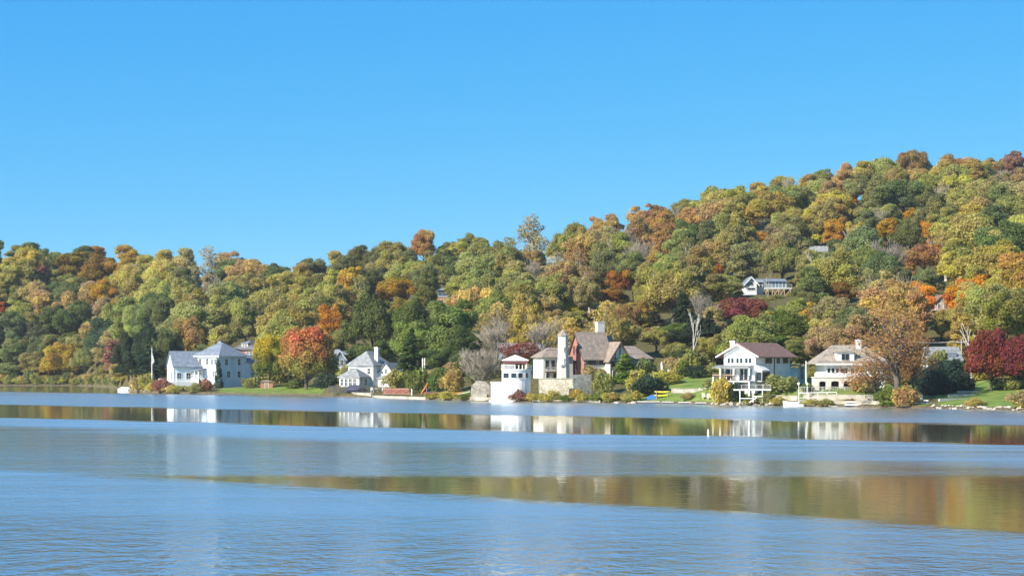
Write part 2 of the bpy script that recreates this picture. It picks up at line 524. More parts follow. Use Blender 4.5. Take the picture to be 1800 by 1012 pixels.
WOOD_SH = shingle_mat("weathered_wood_shingles", (.255, .195, .15), 1.3)
TAN_SH = shingle_mat("tan_shingles", (.29, .235, .18))
BRICK = shingle_mat("orange_brick", (.45, .20, .12), .6)
STONE = stone_mat("cream_fieldstone", (.66, .58, .44), (.46, .38, .28), 1.5)
STONE_G = stone_mat("grey_fieldstone", (.44, .40, .34), (.28, .25, .21), 1.5)
ORANGE = paint("orange_plastic", (.62, .16, .025), .35, .06, 2)
YELLOW = paint("yellow_plastic", (.72, .64, .04), .35, .06, 2)
BLUE = paint("blue_plastic", (.06, .20, .50), .4, .08, 2)
GELCOAT = paint("white_gelcoat", (.80, .80, .79), .25, .05, 1)
HULL_DARK = paint("dark_hull", (.03, .03, .04), .4, .1, 2)

_wc = {}
def window(parent, x, z, w, h, face='f', at=0.0, frame=None, bars=(1, 1), glass=None, name="window", fr=.09, arch=False):
    """frame proud of the wall with a pane set back in it; x runs along the wall, z is the sill"""
    frame = frame or WHITE; glass = glass or GLASS
    key = (round(w, 2), round(h, 2), frame.name, bars, glass.name, fr, arch)
    if key not in _wc:
        a = MB()
        a.box(-w / 2 - fr, -w / 2, -.10, .02, 0, h); a.box(w / 2, w / 2 + fr, -.10, .02, 0, h)
        a.box(-w / 2 - fr * 1.6, w / 2 + fr * 1.6, -.14, .02, -fr, 0)
        if arch:
            n = 8
            pts = [(-w / 2 * math.cos(math.pi * i / n), h + w / 2 * math.sin(math.pi * i / n)) for i in range(n + 1)]
            out = [((w / 2 + fr) * -math.cos(math.pi * i / n), h + (w / 2 + fr) * math.sin(math.pi * i / n)) for i in range(n + 1)]
            for i in range(n):
                a.prism([pts[i], pts[i + 1], out[i + 1], out[i]], -.10, .02)
        else:
            a.box(-w / 2 - fr * 1.3, w / 2 + fr * 1.3, -.12, .02, h, h + fr)
        nx, nz = bars
        for i in range(1, nx + 1):
            t = -w / 2 + w * i / (nx + 1); a.box(t - .025, t + .025, -.07, .01, 0, h)
        for i in range(1, nz + 1):
            t = h * i / (nz + 1); a.box(-w / 2, w / 2, -.072, .01, t - .025, t + .025)
        fm = a.mesh("window"); fm.materials.append(frame)
        g = MB()
        if arch:
            g.prism([(-w / 2, 0), (w / 2, 0)] + [(w / 2 * math.cos(math.pi * i / 8), h + w / 2 * math.sin(math.pi * i / 8)) for i in range(0, 9)], -.035, .0)
        else:
            g.box(-w / 2, w / 2, -.035, .0, 0, h)
        gm = g.mesh("pane"); gm.materials.append(glass)
        _wc[key] = (fm, gm)
    fm, gm = _wc[key]
    o = link(name, fm, parent)
    if face == 'f': o.location = (x, at, z)
    elif face == 'l': o.location = (at, x, z); o.rotation_euler = (0, 0, R(-90))
    elif face == 'r': o.location = (at, x, z); o.rotation_euler = (0, 0, R(90))
    link("pane", gm, o)
    return o
def door(parent, x, z, w, h, face='f', at=0.0, mat=None, trim=None):
    a = MB(); a.box(-w / 2, w / 2, -.05, .02, 0, h)
    for k in (.12, .56):
        a.box(-w * .32, w * .32, -.075, -.05, h * k, h * (k + .32))
    o = a.build("door", mat or TIMBER, parent)
    t = MB().box(-w / 2 - .1, -w / 2, -.09, .02, 0, h).box(w / 2, w / 2 + .1, -.09, .02, 0, h).box(-w / 2 - .12, w / 2 + .12, -.1, .02, h, h + .12).build("door_frame", trim or WHITE, o)
    if face == 'f': o.location = (x, at, z)
    elif face == 'l': o.location = (at, x, z); o.rotation_euler = (0, 0, R(-90))
    else: o.location = (at, x, z); o.rotation_euler = (0, 0, R(90))
    return o
def gable_body(x0, x1, y0, y1, z0, ze, zr, axis='x'):
    mb = MB()
    if axis == 'x':
        m = (y0 + y1) / 2
        return mb.prism([(y0, z0), (y1, z0), (y1, ze), (m, zr), (y0, ze)], x0, x1, 'x')
    m = (x0 + x1) / 2
    return mb.prism([(x0, z0), (x1, z0), (x1, ze), (m, zr), (x0, ze)], y0, y1, 'y')
def gable_roof(x0, x1, y0, y1, ze, zr, axis='x', ov=.45, end=.4, th=.18):
    mb = MB()
    a, b, c0, c1 = (y0, y1, x0, x1) if axis == 'x' else (x0, x1, y0, y1)
    m = (a + b) / 2; k = (zr - ze) / ((b - a) / 2); e = .015
    for s in (-1, 1):
        edge = a - ov if s < 0 else b + ov
        zed = ze - ov * k + e
        mb.prism([(edge, zed), (m, zr + e), (m, zr + e + th), (edge, zed + th)], c0 - end, c1 + end, axis)
    return mb
def hip_roof(x0, x1, y0, y1, ze, zr, ov=.5, inset=None, th=.16):
    X0, X1, Y0, Y1 = x0 - ov, x1 + ov, y0 - ov, y1 + ov
    w, d = X1 - X0, Y1 - Y0
    i = min(w, d) / 2 if inset is None else inset
    if w >= d: r0, r1 = (X0 + i, (Y0 + Y1) / 2, zr), (X1 - i + 1e-3, (Y0 + Y1) / 2, zr)
    else: r0, r1 = ((X0 + X1) / 2, Y0 + i, zr), ((X0 + X1) / 2, Y1 - i + 1e-3, zr)
    b = [(X0, Y0, ze), (X1, Y0, ze), (X1, Y1, ze), (X0, Y1, ze)]
    t = [(p[0], p[1], ze + th) for p in b]
    mb = MB()
    if w >= d: fs = [(4, 5, 9, 8), (5, 6, 9), (6, 7, 8, 9), (7, 4, 8)]
    else: fs = [(4, 5, 8), (5, 6, 9, 8), (6, 7, 9), (7, 4, 8, 9)]
    return mb.add(b + t + [r0, r1], [(0, 3, 2, 1), (0, 1, 5, 4), (1, 2, 6, 5), (2, 3, 7, 6), (3, 0, 4, 7)] + fs)
def chimney(parent, x, y, z0, z1, w=.9, d=.7, mat=None):
    mb = MB().box(x - w / 2, x + w / 2, y - d / 2, y + d / 2, z0, z1).box(x - w / 2 - .1, x + w / 2 + .1, y - d / 2 - .1, y + d / 2 + .1, z1, z1 + .18)
    o = mb.build("chimney", mat or WHITE, parent)
    MB().box(x - .16, x + .16, y - .16, y + .16, z1 + .18, z1 + .5).build("chimney_pot", TIMBER, o)
    return o
def railing(parent, p0, p1, z, h=1.0, mat=None, post=1.6, name="railing", rails=(1.0, .12), bal=.22, bt=.03):
    mb = MB(); p0, p1 = Vector(p0), Vector(p1); d = p1 - p0; L_ = d.length; u = d.normalized()
    n = max(1, int(round(L_ / post)))
    for i in range(n + 1):
        q = p0 + d * (i / n); mb.box(q.x - .05, q.x + .05, q.y - .05, q.y + .05, z, z + h)
    for r in rails:
        zz = z + h * r
        mb.tube((p0.x, p0.y, zz - .03), (p1.x, p1.y, zz - .03), .05, .05, 4)
    if bal:
        k = int(L_ / bal)
        for i in range(1, k):
            q = p0 + d * (i / k); mb.box(q.x - bt / 2, q.x + bt / 2, q.y - bt / 2, q.y + bt / 2, z + .1, z + h - .05)
    return mb.build(name, mat or WHITE, parent)
def stairs(parent, x0, x1, y0, y1, z0, z1, n, mat, along='x', name="stairs"):
    mb = MB()
    for i in range(n):
        t0, t1 = i / n, (i + 1) / n; zt = z0 + (z1 - z0) * (i + 1) / n
        if along == 'x': mb.box(x0 + (x1 - x0) * t0, x0 + (x1 - x0) * t1, y0, y1, zt - .16, zt)
        else: mb.box(x0, x1, y0 + (y1 - y0) * t0, y0 + (y1 - y0) * t1, zt - .16, zt)
    return mb.build(name, mat, parent)

# ---- pale blue house on the point -----------------------------------------
def pale_blue_house():
    Y = 604; s = F / Y; b = 1.0
    H = empty("lake_house", (wx(385, Y), Y, b), -42, "large pale blue house with grey hip roof on the grassy point", "house")
    MB().box(-10.4, 0, 0, 10, -.5, 9.0).build("wall", PALE_BLUE, H)
    rf = hip_roof(-10.4, 0, 0, 10, 9.0, 12.9, .6, 5.0).build("roof", SLATE, H)
    MB().box(-5.8, -4.6, 4.6, 5.4, 12.5, 13.2).build("ridge_cap", SLATE, rf)
    MB().box(-11.05, .65, -.65, -.55, 8.86, 9.14).box(.55, .65, -.55, 10.65, 8.86, 9.14).build("cornice", WHITE, H)
    MB().box(-.25, .04, -.04, .25, 0, 8.85).build("corner_board", WHITE, H)
    for x in (-7.9, -4.9): window(H, x, 6.75, .95, 1.6, 'f', 0)
    for x in (-2.9, -1.5): window(H, x, 6.75, .75, 1.5, 'f', 0)
    for x in (-2.3, -1.4): window(H, x, 3.4, .6, 1.5, 'f', 0)
    for y in (2.6, 7.2): window(H, y, 6.6, 1.0, 1.6, 'r', 0)
    for y in (3.4, 7.2): window(H, y, 3.2, 1.0, 1.6, 'r', 0)
    for x in (-2.6, -1.2): door(H, x, -.2, 1.0, 1.5, 'f', 0, MAROON)
    # front porch
    P_ = MB().box(-12.2, -5.4, -2.8, -.05, 2.7, 2.95).build("porch", WHITE, H)
    MB().box(-12.2, -5.4, -2.8, -2.6, -.3, 2.68).build("porch_skirt", WHITE, P_)
    MB().prism([(-3.1, 5.05), (0, 5.55), (0, 5.75), (-3.1, 5.25)], -12.4, -5.2, 'x').build("porch_roof", SLATE, P_)
    for x in (-12.0, -10.4, -8.8, -7.2, -5.6):
        MB().box(x - .12, x + .12, -2.74, -2.5, 2.95, 5.1).build("porch_column", WHITE, P_)
    railing(P_, (-12, -2.62), (-5.6, -2.62), 2.95, .9)
    for x in (-9.6, -7.9): window(H, x, 3.4, 1.0, 1.6, 'f', 0)
    door(H, -6.4, 2.95, 1.0, 2.1, 'f', 0, BLUE_SIDING)
    st = stairs(H, -.6, -5.3, -2.4, -1.0, -.1, 2.75, 12, WHITE)
    MB().prism([(-.6, -.1), (-5.3, -.1), (-5.3, 2.5)], -1.9, -1.8, 'y').build("stair_side", MAROON, st)
    MB().tube((-.6, -2.4, .9), (-5.3, -2.4, 3.8), .06, .06, 4).build("handrail", WHITE, st)
    # rear wing and side porch in the shade
    MB().box(-7.5, 0.6, 10.02, 15.5, -.5, 7.2).build("rear_wall", PALE_BLUE, H)
    hip_roof(-7.5, 0.6, 10.02, 15.5, 7.2, 9.6, .5, 2.6).build("rear_roof", SLATE, H)
    for y in (11.6, 13.9): window(H, y, 4.8, .9, 1.5, 'r', .6)
    sp = MB().prism([(.62, 4.2), (3.2, 3.3), (3.2, 3.5), (.62, 4.45)], 11, 16.5, 'y').build("side_porch_roof", SLATE, H)
    for y in (11.2, 13.6, 16.2): MB().box(2.9, 3.08, y, y + .18, -.3, 3.35).build("porch_post", WHITE, sp)
    # left wing with its own gable, turned a little away
    G = empty("wing", (0, 0, 0), 0); G.parent = H
    Yw = 606; p = Vector((wx(305, Yw) - H.location.x, Yw - H.location.y, 0)); c, sn = math.cos(R(42)), math.sin(R(42))
    G.location = (p.x * c - p.y * sn, p.x * sn + p.y * c, 0)
    G.rotation_euler = (0, 0, R(42 + 22))
    def part(mb, name, mat):
        o = mb.build(name, mat, H); o.location = G.location; o.rotation_euler = G.rotation_euler; return o
    part(gable_body(0, 8.2, 0, 7.4, -.5, 6.5, 10.3, 'x'), "wing_wall", PALE_BLUE)
    part(gable_roof(0, 8.2, 0, 7.4, 6.5, 10.3, 'x', .6, .35), "wing_roof", SLATE)
    part(MB().box(-.06, .2, -.06, .2, 0, 6.2), "wing_corner_board", WHITE); part(MB().box(-.06, .2, 7.2, 7.46, 0, 6.2), "wing_corner_board", WHITE)
    part(MB().box(-2.6, 5.4, -2.0, -.02, 1.7, 1.9).box(-2.6, -.02, -.02, 7.4, 1.7, 1.9), "deck", WHITE)
    part(MB().box(-2.6, 5.4, -2.05, -1.95, -.4, 1.69).box(-2.65, -2.55, -1.95, 7.4, -.4, 1.69), "deck_skirt", WHITE)
    for (q0, q1) in (((-2.55, -1.95), (5.35, -1.95)), ((-2.55, -1.95), (-2.55, 7.3))):
        r_ = railing(H, q0, q1, 1.9, .95); r_.location = G.location; r_.rotation_euler = G.rotation_euler
    def wpart(x, z, w, h, face, at, **k):
        o = window(H, x, z, w, h, face, at, **k)
        l = Vector(o.location); c2, s2 = math.cos(R(64)), math.sin(R(64))
        o.location = (G.location.x + l.x * c2 - l.y * s2, G.location.y + l.x * s2 + l.y * c2, l.z)
        o.rotation_euler.z += R(64)
    wpart(3.7, 6.3, 1.1, 1.5, 'l', 0, arch=True)
    for y in (2.2, 5.2): wpart(y, 2.4, 1.2, 2.2, 'l', 0)
    wpart(1.6, 2.6, 1.2, 1.8, 'f', 0); wpart(4.2, 2.6, 1.2, 1.8, 'f', 0)
    bpy.data.objects.remove(G)
pale_blue_house()

# ---- brick house behind it -------------------------------------------------
def brick_house():
    Y = 674
    H = empty("brick_house", (wx(446, Y), Y, 7.0), -24, "orange brick house with dark hip roof and white dormer", "house")
    MB().box(-6.6, 0, 0, 8, -1.5, 5.4).build("wall", BRICK, H)
    rf = hip_roof(-6.6, 0, 0, 8, 5.4, 8.4, .8, 3.6).build("roof", shingle_mat("dark_grey_shingles", (.13, .13, .14)), H)
    MB().box(-4.4, -2.2, .2, 2.2, 5.9, 7.3).build("dormer", WHITE, rf)
    hip_roof(-4.4, -2.2, .2, 2.2, 7.3, 7.9, .3, 1.2).build("dormer_roof", SLATE, rf)
    for x in (-3.75, -2.85): window(rf, x, 6.3, .6, .8, 'f', .2)
    MB().box(-7.1, .5, -.55, -.45, 5.2, 5.42).build("cornice", WHITE, H)
    for x in (-2.1, -1.0): window(H, x, 3.4, .8, 1.3, 'f', 0)
    for x in (-5.0,): window(H, x, 3.4, .9, 1.3, 'f', 0)
    MB().box(-5.8, -1.0, -2.0, 0, .9, 1.1).build("porch_floor", WHITE, H)
    MB().prism([(-2.3, 2.7), (-.02, 3.0), (-.02, 3.15), (-2.3, 2.85)], -6, -.8, 'x').build("porch_roof", SLATE, H)
    for x in (-5.6, -3.4, -1.2): MB().box(x - .12, x + .12, -1.95, -1.7, 1.1, 2.7).build("porch_column", WHITE, H)
    for x in (-4.6, -2.3): window(H, x, 1.3, 1.3, 1.3, 'f', 0)
    for y in (2.5, 5.5): window(H, y, 3.3, .9, 1.3, 'r', 0)
    chimney(H, -1.0, 6.2, 6.5, 9.4, mat=BRICK)
brick_house()

# ---- blue gabled house in the trees ---------------------------------------
def blue_gabled_house():
    Y = 586
    H = empty("gabled_house", (wx(586, Y), Y, 5.6), 14, "small house with white front gable, tree shade put into blue-grey walls", "house")
    gable_body(0, 3.2, -.6, 6, -1.5, 3.6, 6.0, 'y').build("gable_wall", BLUE_SIDING, H)  # blue-grey wall colour stands for the tree shade on this house
    gable_roof(0, 3.2, -.6, 6, 3.6, 6.0, 'y', .35, .35).build("gable_roof", SLATE, H)
    MB().prism([(-.35, 3.3), (1.6, 6.0), (3.55, 3.3), (3.55, 3.0), (1.6, 5.6), (-.35, 3.0)], -1.0, -.96).build("barge_board", WHITE, H)
    MB().box(.05, 3.15, -.7, -.62, -.6, 1.6).build("gable_trim", WHITE, H)
    gable_body(3.22, 8.2, 1, 7, -1.5, 3.2, 5.6, 'x').build("wall", BLUE_SIDING, H)
    gable_roof(3.22, 8.2, 1, 7, 3.2, 5.6, 'x').build("roof", SLATE, H)
    for x in (1.0, 2.2): window(H, x, 1.9, .8, 1.4, 'f', -.6)
    window(H, 1.6, 4.2, .5, .6, 'f', -.6)
    for x in (4.3, 5.6, 7.0): window(H, x, 1.2, .9, 1.5, 'f', 1)
    chimney(H, 5.4, 4.0, 5.2, 7.2, .8, .7, BRICK)
blue_gabled_house()

# ---- white house with grey roof, middle left -------------------------------
def grey_roof_house():
    Y = 524
    H = empty("white_house", (wx(656, Y), Y, 2.3), -30, "white house with steep grey roof and tall white chimney", "house")
    MB().box(-7.2, 0, 0, 7.6, -.8, 5.0).build("wall", WHITE_SIDING, H)
    hip_roof(-7.2, 0, 0, 7.6, 5.0, 8.6, .5, 3.0).build("roof", GREY_SH, H)
    chimney(H, -.9, 3.0, 6.0, 9.3, .95, .8, WHITE)
    MB().box(-7.8, -7.22, 2, 6, -.8, 3.0).build("bay", WHITE_SIDING, H)
    window(H, -6.4, 3.1, .8, 1.3, 'f', 0); window(H, -1.2, 3.1, .8, 1.3, 'f', 0)
    # low front wing with pyramid roof
    MB().box(-6.6, -1.0, -4.6, -.02, -.8, 2.2).build("sunroom_wall", WHITE, H)
    hip_roof(-6.6, -1.0, -4.6, -.02, 2.2, 4.5, .45, 2.7).build("sunroom_roof", GREY_SH, H)
    for x in (-5.8, -4.6, -3.4, -2.2): window(H, x, .3, .8, 1.6, 'f', -4.6)
    for y in (-3.8, -1.8): window(H, y, .3, 1.1, 1.6, 'r', -1.0)
    # right wings
    gable_body(.02, 4.4, 2.2, 7.2, -.8, 3.2, 5.6, 'y').build("wing_wall", WHITE_SIDING, H)
    gable_roof(.02, 4.4, 2.2, 7.2, 3.2, 5.6, 'y', .4, .4).build("wing_roof", GREY_SH, H)
    MB().box(1.2, 4.6, .2, 2.18, -.8, 1.9).build("porch_wall", WHITE, H)
    hip_roof(1.2, 4.6, .2, 2.18, 1.9, 2.8, .3, 1.0).build("porch_roof", GREY_SH, H)
    for x in (2.2, 2.8): window(H, x, .3, .4, 1.0, 'f', .2)
    window(H, 2.2, 3.2, .7, 1.0, 'f', 2.2)
    MB().box(4.42, 6.4, 3.4, 7.0, -.8, 2.6).build("side_wall", WHITE_SIDING, H)
    hip_roof(4.42, 6.4, 3.4, 7.0, 2.6, 3.7, .3, 1.2).build("side_roof", GREY_SH, H)
grey_roof_house()

# ---- white tower boathouse -------------------------------------------------
def tower():
    Y = 443; s = F / Y
    H = empty("boathouse", (wx(903, Y), Y, 0), 0, "white round-ended tower boathouse with window strip and roof canopy", "boathouse")
    MB().box(-5.0, 3.2, -3.9, 4.4, -.6, .38).build("plinth", WHITE, H)
    MB().box(-4.6, -1.6, -3.2, 3.6, .38, 3.85).build("boat_store", WHITE, H)
    MB().box(-4.75, -1.55, -3.35, 3.75, 3.85, 4.05).build("store_roof", WHITE, H)
    # tower: half round facing right
    n = 14; r = 3.3
    pts = [(-2.4, -r), (.2, -r)] + [(.2 + r * math.sin(math.pi * i / n), -r * math.cos(math.pi * i / n)) for i in range(1, n)] + [(.2, r), (-2.4, r)]
    MB().prism(pts, .38, 6.35, 'z').build("tower_wall", WHITE, H)
    p2 = [(x * 1.06 + .06, y * 1.06) for x, y in pts]
    MB().prism(p2, 6.35, 6.6, 'z').build("parapet_cap", WHITE, H)
    for x in (-1.55, .0, 1.35):
        w_ = window(H, x, 4.85, 1.05, .95, 'f', -3.32 if x < 1 else -3.16, bars=(0, 0), fr=.06)
        if x > 1: w_.rotation_euler.z = R(24)
    w_ = window(H, 2.55, 4.85, .8, .95, 'f', -2.40, bars=(0, 0), fr=.06); w_.rotation_euler.z = R(46)
    door(H, -.9, .5, .9, 2.0, 'f', -3.32, WHITE); window(H, .9, 2.0, .45, .6, 'f', -3.3, bars=(0, 0))
    door(H, -3.6, .4, 1.3, 2.3, 'f', -3.22, WHITE)
    # roof terrace: white balusters and a canopy on posts
    rl = MB()
    for (x, y) in p2[::1]:
        rl.box(x * .96 - .07, x * .96 + .07, y * .96 - .07, y * .96 + .07, 6.6, 7.45)
    for i in range(14):
        x = -2.4 + i * .2; rl.box(x - .04, x + .04, -3.4, -3.32, 6.6, 7.4)
    rl.box(-2.5, .3, -3.45, -3.27, 7.4, 7.52)
    rl.build("balustrade", WHITE, H)
    MB().prism([(x * .985, y * .985) for x, y in pts], 6.62, 6.64, 'z').build("terrace_floor", GREY_CONC, H)
    for (x, y) in ((-2.0, -2.6), (2.6, -2.6), (-2.0, 2.6), (2.6, 2.6)):
        MB().box(x - .07, x + .07, y - .07, y + .07, 6.64, 8.3).build("canopy_post", WHITE, H)
    MB().box(-2.2, 2.8, -2.8, 2.8, 7.75, 8.28).build("canopy_valance", MAROON, H)
    hip_roof(-2.2, 2.8, -2.8, 2.8, 8.28, 9.5, .2, 1.6).build("canopy_roof", WHITE, H)
tower()

# ---- house behind the tower --------------------------------------------------
def house_behind():
    Y = 515
    H = empty("grey_roof_house", (wx(880, Y), Y, 6.2), 8, "long low house with grey roof behind the white tower", "house")
    gable_body(0, 10.4, 0, 7, -1.5, 3.0, 6.3, 'x').build("wall", WHITE_SIDING, H)
    gable_roof(0, 10.4, 0, 7, 3.0, 6.3, 'x', .5, .4).build("roof", GREY_SH, H)
    MB().box(-.5, -.42, -.6, 7.6, 2.6, 2.8).build("barge_board", WHITE, H)
    gable_body(6.8, 9.6, -2.0, 3.4, -1.5, 2.6, 4.6, 'y').build("porch_wall", WHITE_SIDING, H)
    gable_roof(6.8, 9.6, -2.0, 3.4, 2.6, 4.6, 'y', .4, .4).build("porch_roof", GREY_SH, H)
    for x in (1.4, 3.4, 5.2): window(H, x, .8, 1.0, 1.4, 'f', 0)
    window(H, 8.2, .8, 1.2, 1.4, 'f', -2.0)
house_behind()
# ---- the manor ----------------------------------------------------------------
def manor():
    Y = 465; b = 4.6
    H = empty("manor_house", (wx(1026, Y), Y, b), 24, "half-timbered manor with round white tower, red gable and brown shingle roofs", "house")
    # main block: ridge along x, red gable end to the left
    MB().prism([(0, -.6), (7.2, -.6), (7.2, 4.6), (3.6, 9.7), (0, 4.6)], 0, 6.6, 'x').build("wall", STUCCO, H)
    gable_roof(0, 6.6, 0, 7.2, 4.6, 9.7, 'x', .55, .35, .22).build("roof", WOOD_SH, H)
    MB().prism([(0.05, .4), (7.15, .4), (7.15, 4.6), (3.6, 9.55), (.05, 4.6)], -.06, -.003, 'x').build("red_gable", RED_TIMBER, H)
    for y in (2.7, 4.5): window(H, y, 5.2, .8, 1.7, 'l', -.06, RED_TIMBER)
    window(H, 3.6, 2.0, 1.0, 1.6, 'l', -.06, RED_TIMBER)
    MB().prism([(-.6, 3.9), (3.6, 9.85), (7.8, 3.9), (7.8, 3.5), (3.6, 9.4), (-.6, 3.5)], -.42, -.36, 'x').build("barge_board", TIMBER, H)
    # half-timbered upper storey band on the front
    MB().box(.1, 6.5, -.07, -.003, 2.9, 4.5).build("timber_band", TIMBER, H)
    for i in range(8):
        x = .55 + i * .68
        window(H, x, 3.2, .46, 1.05, 'f', -.075, TIMBER if i % 4 else STUCCO, bars=(0, 1), fr=.05)
    for x in (1.2, 2.9, 4.4): window(H, x, .1, .9, 1.3, 'f', 0, STUCCO, arch=True, bars=(0, 0))
    MB().box(.05, .4, -.14, -.072, -.4, 2.9).build("buttress", RED_TIMBER, H)
    chimney(H, 6.0, 4.4, 7.6, 12.0, 1.7, 1.2, CREAM)
    # cross wing with a gable turned to the right front
    MB().prism([(5.0, -.6), (9.6, -.6), (9.6, 4.2), (7.3, 7.6), (5.0, 4.2)], -2.6, 6.6, 'y').build("cross_wing_wall", STUCCO, H)
    gable_roof(5.0, 9.6, -2.6, 6.6, 4.2, 7.6, 'y', .55, .45, .2).build("cross_wing_roof", WOOD_SH, H)
    MB().prism([(4.4, 3.35), (7.3, 7.7), (10.2, 3.35), (10.2, 3.0), (7.3, 7.3), (4.4, 3.0)], -3.12, -3.06).build("gable_board", TIMBER, H)
    for x in (5.1, 6.15, 7.3, 8.45, 9.5): MB().box(x - .11, x + .11, -2.68, -2.6, -.3, 4.0 + max(0, 3.0 - abs(x - 7.3) * 1.4)).build("timber_stud", TIMBER, H)
    for z in (1.9, 4.1): MB().box(5.1, 9.5, -2.70, -2.62, z, z + .2).build("timber_rail", TIMBER, H)
    for x in (5.65, 6.7, 7.9, 8.95): window(H, x, 2.4, .6, 1.3, 'f', -2.6, TIMBER, bars=(0, 0), fr=.05)
    for x in (6.0, 8.5): window(H, x, .0, .8, 1.4, 'f', -2.6, STUCCO, arch=True, bars=(0, 0))
    # dark dormer roof behind the chimney
    MB().prism([(7.0, 7.0), (9.6, 7.0), (9.0, 9.2), (7.6, 9.2)], 4.6, 6.4).build("rear_dormer", SLATE, H)
    # right wing, hipped, lower
    MB().box(9.62, 16.4, 1.2, 7.0, .6, 4.1).build("right_wing_wall", STUCCO, H)
    hip_roof(9.62, 16.4, 1.2, 7.0, 4.1, 7.0, .7, 3.0).build("right_wing_roof", WOOD_SH, H)
    for x in (10.5, 11.3, 12.1): window(H, x, 2.2, .6, 1.3, 'f', 1.2, TIMBER, bars=(0, 1), fr=.06)
    window(H, 14.2, 2.2, 1.3, 1.2, 'f', 1.2, TIMBER)
    door(H, 4.4, .8, 1.2, 2.3, 'r', 16.4, TIMBER, STUCCO)
    # left wing and stair tower
    MB().box(-7.8, -.8, 3.6, 8.6, -.6, 4.4).build("left_wing_wall", STUCCO, H)
    hip_roof(-7.8, -1.6, 3.6, 8.6, 4.4, 6.6, .5, 2.6).build("left_wing_roof", WOOD_SH, H)
    for x in (-6.9, -5.5): window(H, x, 2.2, .7, 1.6, 'f', 3.6, TIMBER, bars=(0, 1), fr=.06)
    bal = MB().box(-7.4, -3.6, 2.6, 3.58, 1.35, 1.5).build("balcony", TIMBER, H)
    railing(bal, (-7.35, 2.65), (-3.7, 2.65), 1.5, .9, GREY_WOOD)
    for x in (-6.7, -5.0): window(H, x, -.2, .9, 1.0, 'f', 3.6, STUCCO, arch=True, bars=(0, 0))
    t = MB().lathe([(1.5, -.6), (1.38, 2.2), (1.2, 5.0), (1.16, 9.1)], 8, -4.2, 1.3).build("tower", CREAM, H)
    MB().lathe([(1.42, 9.05), (1.3, 9.2), (.02, 10.5)], 8, -4.2, 1.3).build("tower_cap", TAN_SH, t)
    for z in (5.6, 3.2): window(t, -4.4, z, .3, .9, 'f', .09, CREAM, bars=(0, 0), fr=.05)
    MB().box(-5.3, -4.3, -.08, .3, 2.6, 3.0).build("tower_ledge", CREAM, t)
manor()

def manor_wall():
    Y = 440.5
    W_ = empty("retaining_wall", (wx(948, Y), Y, .6), 0, "high cream fieldstone retaining wall below the manor", "wall")
    MB().box(0, 6.8, 0, .9, -.6, 4.0).build("front_face", STONE, W_)
    MB().box(-.1, 6.9, -.08, .98, 4.0, 4.2).build("coping", CONCRETE, W_)
    a = MB().prism([(6.82, 0), (10.6, 1.8), (10.3, 2.7), (6.82, .9)], -.6, 4.9, 'z').build("angled_face", STONE_G, W_)
    MB().box(.0, .8, .92, 14, -.6, 3.9).build("side_face", STONE, W_)
    door(W_, 6.35, .2, .7, 1.9, 'f', 0, TIMBER, CONCRETE)
    for k, (x, z) in enumerate(((8.2, .2), (9.3, .2))):
        w_ = door(W_, x, z, .8, 1.5, 'f', .66 + (x - 8.2) * .476, GREY_WOOD, CONCRETE); w_.rotation_euler = (0, 0, R(25.5))
manor_wall()

